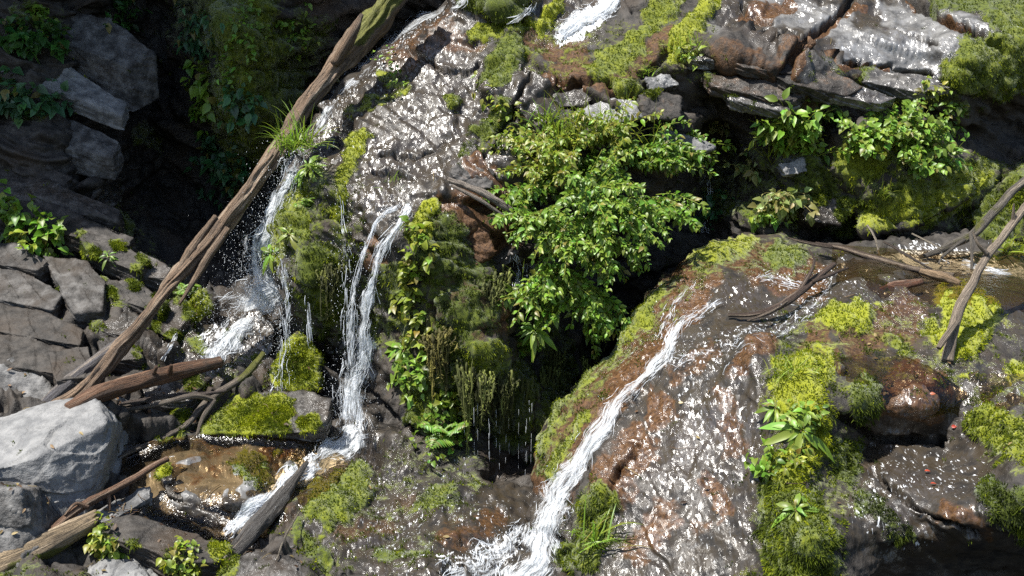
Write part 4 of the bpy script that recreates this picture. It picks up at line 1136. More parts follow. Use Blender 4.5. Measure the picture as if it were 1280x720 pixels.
def fall(path, density=.9, dens=(1, 1), streaks=200, drops=0, label=None, lift=.02, seed=0, streak_len=(.03, .12), streak_r=(.0007, .0020), spread=1.0, drop_spread=.05, layers=2):
    """white water along a path of (px, py, half width in px, Y or None = on the rock)"""
    r = np.random.default_rng(100 + seed)
    A = np.array([(p[0], p[1], p[2]) for p in path], float)
    YY = np.array([np.nan if p[3] is None else p[3] for p in path], float)
    Lpx = np.linalg.norm(np.diff(A[:, :2], axis=0), axis=1).sum()
    n = int(max(16, Lpx / 3)); m = int(max(7, A[:, 2].max() * 2 / 4)) | 1
    c = spline(A, n)
    ti = np.linspace(0, len(path) - 1, n)
    Yi = np.interp(ti, np.arange(len(path)), YY)
    tg = np.gradient(c[:, :2], axis=0); tg /= np.linalg.norm(tg, axis=1)[:, None]
    nm = np.stack([-tg[:, 1], tg[:, 0]], 1)
    al0 = np.arange(n) * 3.0
    c[:, :2] += nm * (c[:, 2] * .55 * fbm(np.stack([al0 / 60, al0 * 0 + seed * 2.3, al0 * 0], -1), 3, 71))[:, None]
    c[:, 2] *= 1 + .45 * fbm(np.stack([al0 / 35, al0 * 0 + seed * 1.7, al0 * 0 + 4], -1), 3, 73)
    u = np.linspace(-1, 1, m)
    gx = c[:, None, 0] + nm[:, None, 0] * u * c[:, None, 2]
    gy = c[:, None, 1] + nm[:, None, 1] * u * c[:, None, 2]
    G = surf_grid(gx, gy, np.repeat(Yi[:, None], m, 1))
    d = np.linalg.norm(G - np.array(CAM), axis=-1)
    d = blur(d, 3)
    dirs = (G - np.array(CAM)); dirs /= np.linalg.norm(dirs, axis=-1, keepdims=True)
    v = []; q = []; fl = []; mk = []; off = 0
    alen = np.concatenate([[0], np.cumsum(np.linalg.norm(np.diff(G[:, m // 2], axis=0), axis=1))])
    wid = np.linalg.norm(G[:, -1] - G[:, 0], axis=-1)
    S = None
    for k in range(layers):
        fz = np.stack(np.broadcast_arrays(u[None] * wid[:, None] * .5 * 14, alen[:, None] * 6, np.float64(seed * 3.3 + k)), -1)
        lf = lift + .018 * k + .018 * (1 - u[None] ** 2) + .014 * fbm(fz, 3, 50 + k)
        p = np.array(CAM) + dirs * (d - lf)[..., None]
        if S is None: S = p
        idx = np.arange(n * m).reshape(n, m) + off
        q.append(np.stack([idx[:-1, :-1], idx[1:, :-1], idx[1:, 1:], idx[:-1, 1:]], -1).reshape(-1, 4))
        v.append(p.reshape(-1, 3)); off += n * m
        fl.append(np.stack(np.broadcast_arrays(u[None] * wid[:, None] * .5 * 4, alen[:, None] * 1.6, np.float64(seed * 7.7 + k * 3.1)), -1).reshape(-1, 3))
        eu = np.abs(u[None] + .55 * fbm(np.stack(np.broadcast_arrays(np.sign(u)[None] * 3.0 + k, alen[:, None] * 7, np.float64(seed)), -1), 3, 61))
        e = np.clip(eu, 0, 1.3) ** 2.2 * .95
        e = e + np.clip(1 - np.minimum(np.arange(n), np.arange(n)[::-1]) / 4, 0, 1)[:, None] * .8
        mk.append(np.stack([np.repeat(density * np.interp(np.linspace(0, 1, n), np.linspace(0, 1, len(dens)), dens), m) - .12 * k, e.ravel(), np.zeros(n * m)], -1))
    me = mesh_np('waterfall', np.concatenate(v), np.concatenate(q), None, [M_WHITE, M_DROP], {'flow': np.concatenate(fl), 'mask': np.concatenate(mk)})
    o = link('waterfall', me)
    tag(o, label, 'waterfall', kind='structure')
    # streaks and drops riding on it
    mb = MB()
    for k in range(streaks):
        a = r.random() * (n - 3); Ls = r.uniform(*streak_len)
        uu = np.clip(r.normal() * .5 * spread, -1.15, 1.15)
        j1 = np.searchsorted(alen, np.interp(a, np.arange(n), alen) + Ls)
        jj = np.linspace(a, min(j1, n - 1), 6)
        uj = np.clip(uu + np.linspace(0, r.normal() * .30, 6) + r.normal(size=6) * .03, -1.2, 1.2)
        ci = (uj + 1) / 2 * (m - 1)
        i0 = np.clip(jj.astype(int), 0, n - 2); fi = jj - i0
        c0 = np.clip(ci.astype(int), 0, m - 2); fc = ci - c0
        p = (S[i0, c0] * ((1 - fi) * (1 - fc))[:, None] + S[i0 + 1, c0] * (fi * (1 - fc))[:, None] + S[i0, c0 + 1] * ((1 - fi) * fc)[:, None] + S[i0 + 1, c0 + 1] * (fi * fc)[:, None])
        dd = p - np.array(CAM); p = p - dd / np.linalg.norm(dd, axis=1)[:, None] * r.uniform(.004, .035)
        rr = r.uniform(*streak_r) * np.array([.25, .8, 1, .9, .7, .2])
        vv, qq, tt = tube_arrays(p, rr, 4)
        mb.add(vv, qq, tt)
    for k in range(int(drops * 1.6)):
        i = r.integers(n); j = r.integers(m)
        p = S[i, j] + r.normal(size=3) * drop_spread * np.array([1, .8, 1])
        ICE.append((p, .0005 + .0014 * r.random() ** 2))
    if streaks:
        s = mb.build('streaks', M_DROP, None)
        s.location = (0, 0, 0); s.data.transform(Matrix.Translation(Vector(np.concatenate(mb.v).mean(0))))
        s.parent = o
    return o


fall([(588, -30, 12, None), (572, 4, 10, None), (530, 24, 10, None), (488, 54, 9, None), (450, 92, 10, None), (414, 128, 9, None), (390, 165, 7, None)], .62, (1, 1), 113, 40, 'white water sliding down the edge of the wet slab beside the long log', seed=1)
fall([(374, 185, 14, 5.74), (352, 235, 20, 5.72), (336, 290, 30, 5.70), (320, 345, 44, 5.68), (300, 395, 58, 5.66)], .40, (1, 1), 60, 900, 'thin wide veil of spray around the left waterfall', seed=31, drop_spread=.08, layers=1)
fall([(376, 172, 9, None), (360, 215, 11, 5.72), (345, 258, 14, 5.68), (334, 305, 19, 5.66), (322, 350, 28, 5.64), (308, 392, 38, 5.64)], .74, (1, 1), 113, 1500, 'left waterfall breaking into spray in front of the mossy wall', seed=2, drop_spread=.06, layers=1)
fall([(350, 345, 24, 5.68), (322, 374, 27, 5.62), (294, 402, 26, None), (272, 434, 20, None), (260, 460, 13, None)], .80, (1, 1), 113, 500, 'foaming water fanning out where the left waterfall lands', seed=3, drop_spread=.06)
fall([(348, 318, 5, 5.42), (354, 360, 7, 5.40), (356, 410, 8, 5.38), (353, 455, 8, 5.36), (350, 492, 11, 5.3)], .38, (1, 1), 59, 420, 'thin spray of water falling beside the cone shaped mossy rock', seed=4, layers=1, drop_spread=.03)
fall([(384, 368, 3, 5.3), (386, 400, 3, 5.3), (388, 436, 3, 5.29)], .6, (1, 1), 10, 20, 'very thin jet of water dripping off the mossy wall', seed=5, layers=1, drop_spread=.01)
fall([(516, 252, 8, None), (504, 272, 7, 5.24), (487, 297, 7, 5.2), (474, 325, 8, 5.18), (462, 360, 9, 5.16), (456, 400, 13, 5.15), (455, 450, 17, 5.14), (452, 500, 20, 5.13), (450, 535, 22, 5.1)], .74, (1, 1), 140, 160, 'bright middle waterfall leaping off the cliff lip, right stream', seed=6, streak_len=(.03, .12), drop_spread=.025, streak_r=(.0006, .0016))
fall([(502, 254, 6, None), (478, 268, 4, 5.26), (462, 294, 4, 5.23), (450, 330, 5, 5.2), (441, 370, 6, 5.19), (438, 420, 8, 5.18), (436, 480, 10, 5.17), (440, 530, 14, 5.12)], .62, (1, 1), 113, 160, 'bright middle waterfall leaping off the cliff lip, thinner left stream', seed=7, streak_len=(.03, .12), drop_spread=.03, streak_r=(.0006, .0016))
fall([(424, 240, 3, None), (430, 290, 4, 5.3), (432, 340, 5, 5.28), (430, 400, 6, 5.26), (428, 470, 10, 5.24), (430, 520, 12, 5.2)], .25, (1, 1), 40, 260, 'faint curtain of drops left of the middle waterfall', seed=8, layers=1, drop_spread=.04)
fall([(456, 532, 22, None), (428, 552, 22, None), (402, 574, 18, None), (384, 588, 14, None), (360, 604, 13, None), (330, 624, 14, None), (300, 650, 14, None), (282, 672, 10, None)], .84, (1, 1), 162, 160, 'white water rushing from the middle waterfall past the dark driftwood log', seed=9)
fall([(905, 372, 5, None), (872, 392, 8, None), (848, 410, 10, None), (826, 442, 11, None), (796, 480, 11, None), (765, 518, 13, None), (738, 556, 16, None), (712, 600, 20, None), (688, 640, 25, None), (664, 690, 30, None), (644, 760, 36, None)], .80, (.5, .72, .9, .95, 1, 1, 1, 1.04), 189, 260, 'white chute of water pouring down the left side of the rounded outcrop', seed=10, layers=3, streak_r=(.0005, .0013), streak_len=(.02, .07))
fall([(1046, 338, 5, None), (1026, 366, 9, None), (1004, 396, 14, None), (960, 424, 20, None), (905, 440, 22, None), (860, 446, 16, None), (826, 462, 8, None)], .46, (.7, 1, .9, .75, .7, .6), 72, 80, 'thin film of white water running from the dark crooked branch into the chute', seed=20, layers=1, lift=.008, streak_r=(.0006, .0014), streak_len=(.01, .05))
fall([(868, 350, 4, None), (850, 372, 8, None), (838, 396, 9, None), (826, 425, 7, None)], .5, (.5, 1, 1), 27, 30, 'small trickle joining the top of the chute from the left', seed=21, layers=1, lift=.008, streak_r=(.0006, .0014), streak_len=(.01, .05))
fall([(655, 650, 12, None), (630, 680, 22, None), (600, 705, 26, None), (560, 735, 22, None)], .60, (1, 1), 86, 120, 'foam spreading below the white chute at the bottom edge', seed=11)
fall([(784, -14, 11, None), (756, 8, 13, None), (722, 28, 15, None), (690, 46, 11, None)], .84, (1, 1), 81, 20, 'white stream entering between moss strips at the top edge', seed=12)
fall([(672, 0, 6, None), (655, 16, 7, None), (632, 28, 6, None)], .6, (1, 1), 21, 10, 'short white stream left of the bright green moss strip', seed=13)
fall([(1320, 350, 11, None), (1250, 341, 11, None), (1190, 333, 10, None), (1140, 325, 8, None), (1100, 320, 5, None)], .72, (1, 1), 81, 20, 'white foam on the upper pool behind the pale bare branch', seed=14)
fall([(940, 352, 7, None), (970, 350, 9, None), (1004, 356, 7, None)], .5, (1, 1), 16, 10, 'small patch of white water on top of the outcrop', seed=16, layers=1)
fall([(640, 318, 8, None), (646, 345, 9, None), (652, 378, 7, None)], .5, (1, 1), 29, 40, 'little white trickle left of the hanging shrub leaves', seed=17, layers=1)
fall([(888, 215, 7, None), (884, 250, 7, None), (880, 292, 6, None)], .22, (1, 1), 24, 20, 'fine dripping threads of water in the dark gap right of the shrub', seed=18, layers=1)
fall([(222, 412, 4, None), (214, 432, 5, None), (204, 452, 4, None)], .8, (1, 1), 16, 10, 'small white trickle under the long log', seed=19, layers=1)
# drip threads from the hanging moss curtain
mb = MB()
r = np.random.default_rng(5)
for k in range(17):
    x = r.choice([r.normal(596, 10), r.normal(625, 12), r.normal(660, 9), r.uniform(575, 700)]); y0 = r.uniform(500, 560); y1 = y0 + r.uniform(25, 110)
    if y1 > 632: y1 = 632
    Y = 5.02 + .1 * r.random()
    s = np.linspace(0, 1, 14)
    p = P_at(x + r.normal() * 1.0 * s, y0 + (y1 - y0) * s, Y)
    a = 0
    while a < 12:
        b = min(13, a + r.integers(1, 4))
        vv, qq, tt = tube_arrays(spline(p[a:b + 1], 5), r.uniform(.0004, .0011) * np.array([.3, 1, .8, 1, .3]), 4)
        mb.add(vv, qq, tt); a = b + r.integers(0, 5)
o = mb.build('waterfall', M_DROP)
tag(o, 'curtain of thin drip threads under the hanging moss in the dark recess', 'waterfall', kind='structure')
# spray
for k in range(3000):
    x, y, w_ = [(330, 320, 28), (300, 390, 34), (350, 430, 18), (430, 500, 22), (450, 545, 26), (290, 430, 24)][r.integers(6)]
    ICE.append((P_at(x + r.normal() * w_, y + r.normal() * w_ * 1.2, 5.15 + r.random() * .4 if x > 400 else 5.4 + r.random() * .35), (.0004 + .0012 * r.random() ** 2)))
v = np.concatenate([p + OCT_V * np.array([1, 1, 2.4]) * s for p, s in ICE])
t = np.concatenate([OCT_T + 6 * i for i in range(len(ICE))])
tag(link('spray', mesh_np('spray', v, None, t, [M_DROP])), 'fine drops of spray flying off the falling water', 'spray', kind='stuff')


def pool(poly, mat, label, lift, step=5, sm=14):
    p = np.array(poly, float)
    xs = np.arange(p[:, 0].min(), p[:, 0].max() + step, step); ys = np.arange(p[:, 1].min(), p[:, 1].max() + step, step)
    gx, gy = np.meshgrid(xs, ys)
    sd, bx, by = poly_sd(gx, gy, poly)
    G = surf_grid(gx, gy, np.full(gx.shape, np.nan))
    d = blur(np.linalg.norm(G - np.array(CAM), axis=-1), sm)
    dirs = G - np.array(CAM); dirs /= np.linalg.norm(dirs, axis=-1, keepdims=True)
    P = np.array(CAM) + dirs * d[..., None] + np.array([0, 0, 1]) * (lift + np.minimum(sd, 0)[..., None] * .004)
    idx = np.arange(gx.size).reshape(gx.shape)
    k = (sd[:-1, :-1] > -12) & (sd[1:, 1:] > -12)
    q = np.stack([idx[:-1, :-1], idx[1:, :-1], idx[1:, 1:], idx[:-1, 1:]], -1)[k]
    tag(link('water', mesh_np('water', P.reshape(-1, 3), q, None, [mat])), label, 'water', kind='structure')


pool([(150, 560), (260, 545), (400, 555), (440, 580), (400, 620), (330, 660), (290, 690), (250, 665), (180, 640)], M_POOL, 'shallow brown pool between the rocks at the lower left', .015)
pool([(1040, 310), (1150, 318), (1480, 324), (1480, 400), (1240, 392), (1180, 372), (1100, 365), (1050, 345)], M_CALM, 'upper pool at the right edge', .02)
pool([(1050, 450), (1110, 440), (1160, 460), (1210, 495), (1190, 512), (1110, 492), (1060, 478)], M_CALM, 'smooth brown shallow on top of the outcrop', .012)
pool([(1210, 470), (1420, 470), (1420, 530), (1260, 525)], M_CALM, 'dark shallow beside the yellow moss at the right edge', .010)
#@@NEXT4
# ------------------------------------------------------------------ plants
UP = np.array([0, 0, 1.0])
SUNV = np.array(SUN)


def unit(v):
    return v / np.maximum(np.linalg.norm(v, axis=-1, keepdims=True), 1e-9)


def add_leaves(mb, base, d, nrm, L, Wd, colr, droop=.25, fold=.18, shape=(.0, .78, 1.0, .55, 0)):
    """many leaves at once; base, d (direction), nrm (upper side): (k,3)"""
    base = np.asarray(base, float); k = len(base)
    d = unit(np.asarray(d, float)); nrm = np.asarray(nrm, float)
    s = unit(np.cross(d, nrm)); nrm = unit(np.cross(s, d))
    L = np.broadcast_to(np.asarray(L, float), (k,))[:, None]; Wd = np.broadcast_to(np.asarray(Wd, float), (k,))[:, None]
    st = np.array([0, .22, .48, .76, 1.0])
    c = [base + d * L * t - nrm * (droop * L * t * t) - UP * (droop * .5 * L * t * t) for t in st]
    V = [c[0]]
    for i in (1, 2, 3):
        hw = Wd * .5 * shape[i]
        V += [c[i] + s * hw + nrm * hw * fold * 2, c[i], c[i] - s * hw + nrm * hw * fold * 2]
    V.append(c[4])
    v = np.stack(V, 1)                     # k,11,3
    T = np.array([[0, 1, 2], [0, 2, 3], [7, 10, 8], [8, 10, 9]])
    Q = np.array([[1, 4, 5, 2], [2, 5, 6, 3], [4, 7, 8, 5], [5, 8, 9, 6]])
    o = (np.arange(k) * 11)[:, None, None]
    cc = np.repeat(np.asarray(colr, float).reshape(-1, 1, 3) * np.ones((k, 1, 1)), 11, 1)
    cc = cc * np.array([.85, 1, .8, 1, 1, .8, 1, 1, .8, 1, 1.1])[None, :, None]
    mb.add(v.reshape(-1, 3), (Q + o).reshape(-1, 4), (T + o).reshape(-1, 3), cc.reshape(-1, 3))


GREENS = {'mid': (.135, .235, .026), 'yellow': (.20, .25, .028), 'dark': (.040, .11, .020), 'lime': (.17, .27, .034), 'blue': (.050, .13, .050), 'pale': (.24, .27, .09)}


def tones(r, k, col_, var=.25):
    c = np.array(GREENS[col_]) * (1 + var * r.normal(size=(k, 1)))
    c = c * (1 + .12 * r.normal(size=(k, 3)))
    old = r.random(k) < .04
    c[old] = np.array([.20, .17, .04])
    return np.clip(c, .004, .6)


def root_at(px, py, Y=None):
    if Y is None:
        p, n = hit(px, py)
        p = np.array(p); n = np.array(n)
    else:
        p = P_at(px, py, Y); n = np.array([0, -.8, .3])
    return p, n


def finish(name, label, cat, group, root, parts):
    e = empty(name, root)
    tag(e, label, cat, group)
    for nm, mb, mat in parts:
        if mb.n: mb.build(nm, mat, e)
    return e


def leafy(px, py, h, label, stems=9, col_='mid', leafL=.06, leafW=.035, seed=0, out=.8, up=.9, droop=.6, Y=None, group=None, name='leafy_shrub', cat='shrub', gap=.035, side=0., spread=.5, perq=2):
    """stems from one root carrying alternate leaves"""
    r = np.random.default_rng(1000 + seed)
    root, n = root_at(px, py, Y)
    outw = unit(n * np.array([1, 1, .2]) + np.array([0, -.6, 0]))
    stem, fol = MB(), MB()
    for k in range(stems):
        d = unit(outw * out * r.uniform(.3, 1.2) + UP * up * r.uniform(.5, 1.2) + np.array([r.normal() * spread + side, r.normal() * .25, 0]))
        Ls = h * r.uniform(.55, 1.1); m = 12
        p = [root + r.normal(size=3) * .02]
        v = d.copy()
        for i in range(m):
            v = unit(v + np.array([0, 0, -droop * 1.6 / m]) * (i / m + .3) + r.normal(size=3) * .07)
            p.append(p[-1] + v * Ls / m)
        p = np.array(p)
        rad = np.linspace(.0035, .0012, m + 1) * min(1.2, h / .35)
        stem.add(*tube_arrays(p, rad, 5), c=np.array(GREENS[col_]) * [1.0, .75, .7])
        nl = int(Ls / gap) * perq
        a = np.sort(r.uniform(.12, 1.0, nl)) * m
        i0 = np.minimum(a.astype(int), m - 1); f = (a - i0)[:, None]
        b = p[i0] * (1 - f) + p[i0 + 1] * f
        td = unit(p[i0 + 1] - p[i0])
        sd = unit(np.cross(td, r.normal(size=(nl, 3))))
        ld = unit(sd * 1.0 + td * .5 + np.array([0, -.35, -.1]))
        ll = leafL * r.uniform(.4, 1.35, nl) * np.where(a > m * .9, .7, 1)
        b2 = b + ld * (ll * .25)[:, None]
        ln = unit(UP * .7 + SUNV * .4 + np.array([0, -.75, 0]) + r.normal(size=(nl, 3)) * .38)
        add_leaves(fol, b2, ld, ln, ll, ll * leafW / leafL, tones(r, nl, col_), droop=.28)
    return finish(name, label, cat, group, root, [('stems', stem, M_STEM), ('foliage', fol, M_LEAF)])


def grass(px, py, h, label, blades=60, col_='lime', wdt=.006, seed=0, spread=.7, droop=.9, Y=None, group=None, name='grass_tuft', cat='grass tuft', lean=(0, -.4, .9), foot=.05):
    r = np.random.default_rng(2000 + seed)
    root, n = root_at(px, py, Y)
    fol = MB()
    for k in range(blades):
        d = unit(np.array(lean) + r.normal(size=3) * spread * np.array([1, .7, .4]))
        Ls = h * r.uniform(.5, 1.15); m = 7
        p = [root + r.normal(size=3) * foot * np.array([1, .6, .4])]; v = d.copy()
        for i in range(m):
            v = unit(v + np.array([0, 0, -droop * 2.2 / m * (i / m)]))
            p.append(p[-1] + v * Ls / m)
        p = np.array(p)
        s = unit(np.cross(v, UP) + r.normal(size=3) * .4)
        wv = wdt * r.uniform(.6, 1.2) * np.array([.8, 1, 1, .9, .75, .55, .3, .02])[:, None] * .5
        vv = np.concatenate([p - s * wv, p + s * wv])
        i = np.arange(m)
        q = np.stack([i, i + m + 1, i + m + 2, i + 1], -1)
        fol.add(vv, q, None, np.repeat(tones(r, 1, col_), len(vv), 0))
    return finish(name, label, cat, group, root, [('blades', fol, M_LEAF)])


def rosette(px, py, size, label, leaves=14, col_='lime', seed=0, Y=None, group=None, name='rosette_plant', cat='plant', wid=.3, droop=.45, lift=.7):
    r = np.random.default_rng(3000 + seed)
    root, n = root_at(px, py, Y)
    ax = unit(n * .6 + UP * .5 + np.array([0, -.35, 0]))
    fol, stem = MB(), MB()
    a = unit(np.cross(ax, [1, .1, 0])); b = np.cross(ax, a)
    for ring, (cnt, el, ls) in enumerate([(leaves, .35, 1.0), (max(4, leaves * 2 // 3), .8, .75), (max(3, leaves // 3), 1.5, .45)]):
        th = np.arange(cnt) / cnt * 2 * math.pi + ring * .7 + r.normal(size=cnt) * .38
        d = unit(np.cos(th)[:, None] * a + np.sin(th)[:, None] * b + ax * (el * lift) * (1 + .3 * r.normal(size=(cnt, 1))))
        L = size * .55 * ls * r.uniform(.5, 1.25, cnt)
        add_leaves(fol, root + d * .008 + ax * .012 * ring, d, np.repeat(ax[None], cnt, 0) + r.normal(size=(cnt, 3)) * .15, L, L * wid * r.uniform(.8, 1.25, cnt), tones(r, cnt, col_, .15), droop=droop, fold=.22, shape=(0, .6, 1.0, .85, 0))
    stem.add(*tube_arrays(np.array([root - ax * .03, root + ax * .01]), [.006, .004], 6), c=(.12, .10, .04))
    return finish(name, label, cat, group, root, [('stalk', stem, M_STEM), ('leaves', fol, M_LEAF)])


def fern(px, py, size, label, fronds=7, col_='dark', seed=0, Y=None, group=None, name='fern', cat='fern', side=0., up=.5):
    r = np.random.default_rng(4000 + seed)
    root, n = root_at(px, py, Y)
    stem, fol = MB(), MB()
    for k in range(fronds):
        d = unit(n * .5 + np.array([r.normal() * .6 + side, -.5, up + r.normal() * .3]))
        m = 14; Ls = size * r.uniform(.6, 1.1)
        p = [root]; v = d
        for i in range(m):
            v = unit(v + np.array([0, 0, -1.5 / m * (i / m + .15)]))
            p.append(p[-1] + v * Ls / m)
        p = np.array(p)
        stem.add(*tube_arrays(p, np.linspace(.0022, .0008, m + 1), 4), c=(.05, .07, .02))
        for sg in (-1, 1):
            tt = unit(np.gradient(p, axis=0))[1:]
            sd = unit(np.cross(tt, UP + np.array([0, -.4, 0]))) * sg
            w_ = np.sin(np.linspace(.25, 1, m) * math.pi) * .32 * Ls + .012
            ld = unit(sd + tt * .35)
            add_leaves(fol, p[1:], ld, np.repeat((UP + np.array([0, -.5, 0]))[None], m, 0) + r.normal(size=(m, 3)) * .1, w_, np.full(m, Ls / m * .95), tones(r, m, col_, .2), droop=.25, fold=.1)
    return finish(name, label, cat, group, root, [('stems', stem, M_STEM), ('fronds', fol, M_LEAF)])


def patch(pts, k, label, col_='dark', leafL=.035, leafW=.026, seed=0, rad=14, group=None, name='creeping_plant', cat='plant', stick=.05, hangdown=.0):
    """low leafy plant creeping over the rock along a line of pixels"""
    r = np.random.default_rng(5000 + seed)
    P = np.array(pts, float)
    s = spline(P, 40)
    stem, fol = MB(), MB()
    line = np.array([np.array(on_rock(x, y, .02)) for x, y in spline(P, 9)])
    root = line[0]
    stem.add(*tube_arrays(spline(line, 30), .0018, 4), c=(.06, .06, .025))
    B, D, Nn = [], [], []
    for i in range(k):
        c = s[r.integers(40)]
        x, y = c + r.normal(size=2) * rad * .6
        p, n = hit(x, y)
        p = np.array(p); n = np.array(n)
        a0 = line[np.argmin(((line - p) ** 2).sum(1))]
        q = p + n * r.uniform(.01, stick) + UP * r.uniform(0, stick * .5)
        if i % 4 == 0:
            stem.add(*tube_arrays(np.array([a0, (a0 + q) / 2 + n * .012, q]), .001, 4), c=(.06, .08, .025))
        for j in range(3):
            B.append(q + r.normal(size=3) * .012); D.append(n * .5 + r.normal(size=3) * .7 + np.array([0, -.3, -hangdown])); Nn.append(UP * .9 + n * .4 + np.array([0, -.3, 0]) + r.normal(size=3) * .35)
    kk = len(B); L = leafL * r.uniform(.5, 1.25, kk)
    add_leaves(fol, np.array(B), np.array(D), np.array(Nn), L, L * leafW / leafL, tones(r, kk, col_), droop=.3)
    return finish(name, label, cat, group, root, [('stems', stem, M_STEM), ('foliage', fol, M_LEAF)])


G_S = 'leafy shrubs hanging over the dark recess'
for k, (x, y, h, st, c, lab, kw) in enumerate([
        (735, 245, .38, 12, 'lime', 'bright shrub filling the middle of the green mass below the topmost ones', dict(Y=5.5, out=1.0, up=.35, droop=.6)),
        (672, 275, .32, 10, 'lime', 'fine leaved shrub on the left flank of the green mass below the driftwood', dict(Y=5.42, out=.9, up=.3, droop=.7)),
        (740, 310, .32, 10, 'mid', 'dense shrub between the drooping one and the lowest one', dict(Y=5.42, out=.9, up=.1, droop=.7)),
        (735, 215, .42, 12, 'mid', 'big bright leafy shrub in the middle of the green mass', dict(out=1.0, up=.5, droop=.5)),
        (795, 205, .44, 14, 'mid', 'broad leafy shrub on the right of the green mass, above the dark gap', dict(side=.15, out=1.0, up=.5)),
        (840, 205, .36, 10, 'mid', 'rightmost leafy shrub of the green mass with leaves over the dark gap', dict(side=.2, out=.9, up=.55)),
        (690, 225, .36, 10, 'yellow', 'yellowish leafy shrub on the upper left of the green mass', dict(side=-.15, out=.9, up=.7)),
        (770, 265, .40, 14, 'mid', 'leafy shrub drooping in front of the dark recess below the broad one', dict(Y=5.5, out=1.0, up=.1, droop=.7)),
        (715, 285, .40, 12, 'lime', 'lime green leafy shrub hanging at the left of the drooping one', dict(Y=5.42, out=1.0, up=.15, droop=.8, side=-.05)),
        (815, 255, .34, 10, 'mid', 'leafy shrub low on the right side of the green mass', dict(Y=5.6, out=.9, up=.1, droop=.7, side=.1)),
        (690, 335, .36, 12, 'lime', 'leafy shrub trailing down the cliff above the grassy clump', dict(Y=5.36, out=.9, up=-.1, droop=.8)),
        (725, 365, .34, 11, 'mid', 'lowest leafy shrub dangling into the dark recess', dict(Y=5.38, out=.9, up=-.2, droop=.8, side=.1)),
        (655, 190, .26, 8, 'yellow', 'small yellow green shrub at the left end of the green mass', dict(out=.8, up=.6)),
        (655, 240, .28, 8, 'mid', 'small shrub below the left end of the green mass beside the driftwood', dict(out=.8, up=.2, side=.1)),
        (760, 175, .30, 10, 'yellow', 'yellow tipped shrub on top of the green mass under the pale grey stone', dict(out=.8, up=.7)),
        (700, 175, .26, 8, 'yellow', 'pale green shrub on the top left of the green mass', dict(out=.8, up=.8))]):
    leafy(x, y, h, lab, stems=int(st * 1.9), col_=c, seed=k, leafL=.034, leafW=.0195, gap=.013, group=G_S, **kw)
leafy(985, 190, .40, 'upright leafy plant with pale leaves on the ledge right of the dark gap', stems=16, col_='lime', seed=20, leafL=.07, leafW=.035, out=.5, up=1.2, droop=.3, spread=.4)
G_R = 'round leaved plants on the right ledge'
leafy(1085, 190, .24, 'round leaved bright plant under the overhang, left one of the ledge clump', stems=18, col_='lime', seed=21, leafL=.038, leafW=.032, out=.7, up=1.0, droop=.3, group=G_R, gap=.016)
leafy(1120, 192, .30, 'round leaved bright plant under the overhang, tallest of the ledge clump', stems=20, col_='lime', seed=22, leafL=.038, leafW=.032, out=.7, up=1.1, droop=.3, group=G_R, gap=.016)
leafy(1155, 195, .26, 'round leaved bright plant under the overhang, right one of the ledge clump', stems=18, col_='lime', seed=23, leafL=.038, leafW=.032, out=.7, up=.9, droop=.35, group=G_R, gap=.016)
leafy(1010, 192, .28, 'bright leafy plant between the upright one and the ledge clump', stems=12, col_='lime', seed=41, leafL=.045, leafW=.028, out=.6, up=1.0, droop=.35, gap=.02)
leafy(1102, 178, .26, 'round leaved bright plant under the overhang, rear one of the ledge clump', stems=14, col_='lime', seed=42, leafL=.036, leafW=.03, out=.8, up=1.0, droop=.3, group=G_R, gap=.016)
leafy(1140, 205, .22, 'round leaved bright plant at the front of the ledge clump, drooping over the moss', stems=14, col_='lime', seed=43, leafL=.036, leafW=.03, out=1.0, up=.5, droop=.6, group=G_R, gap=.016)
leafy(1006, 528, .10, 'small soft leaved plant growing through the largest rosette', stems=8, col_='lime', seed=44, leafL=.035, leafW=.02, out=.7, up=.8, gap=.02)
leafy(985, 575, .09, 'low soft leaved plant on the bright moss below the largest rosette', stems=7, col_='yellow', seed=45, leafL=.03, leafW=.018, out=.7, up=.6, gap=.02)
leafy(1185, 205, .18, 'small plant with grassy leaves at the right end of the ledge clump', stems=8, col_='mid', seed=24, leafL=.05, leafW=.025, out=.7, up=.8, group=G_R)
leafy(945, 215, .18, 'pale leaved sprig left of the upright leafy plant at the dark gap', stems=6, col_='pale', seed=25, leafL=.05, leafW=.03, out=.6, up=.7)
leafy(900, 165, .16, 'thin sprig of pale leaves in the dark gap below the brown plates', stems=5, col_='pale', seed=26, leafL=.05, leafW=.03, out=.8, up=.4, side=-.2)
leafy(980, 245, .20, 'pale green plant hanging below the upright leafy plant', stems=18, col_='pale', seed=27, leafL=.05, leafW=.035, out=.8, up=.1, droop=.7)
leafy(955, 270, .16, 'small plant at the foot of the dark gap above the outcrop', stems=7, col_='mid', seed=28, leafL=.05, leafW=.03, out=.8, up=.3)
leafy(870, 75, .14, 'little leafy plant among the brown rocks left of the plates', stems=6, col_='yellow', seed=29, leafL=.04, leafW=.025, out=.6, up=.7)
leafy(1160, 110, .12, 'small leafy sprig hanging from the lip of the overhang', stems=5, col_='yellow', seed=30, leafL=.035, leafW=.02, out=.6, up=.2)
grass(968, 195, .26, 'tall grass tuft at the foot of the upright leafy plant', 50, 'yellow', .007, seed=1, spread=.5)
grass(995, 270, .14, 'small drooping grass tuft above the outcrop', 30, 'mid', .006, seed=2)
grass(372, 185, .24, 'bright grass tuft growing over the long log', 110, 'lime', .007, seed=3, spread=.75, Y=5.58)
grass(740, 180, .32, 'feathery yellow grass on top of the leafy green mass', 130, 'yellow', .005, seed=4, spread=.5, foot=.12)
grass(690, 165, .24, 'long bladed grass tuft at the top left of the green mass', 60, 'lime', .008, seed=5, spread=.6)
grass(675, 385, .30, 'grass tuft with arching blades hanging below the shrubs', 60, 'mid', .009, seed=6, spread=.7, Y=5.32)
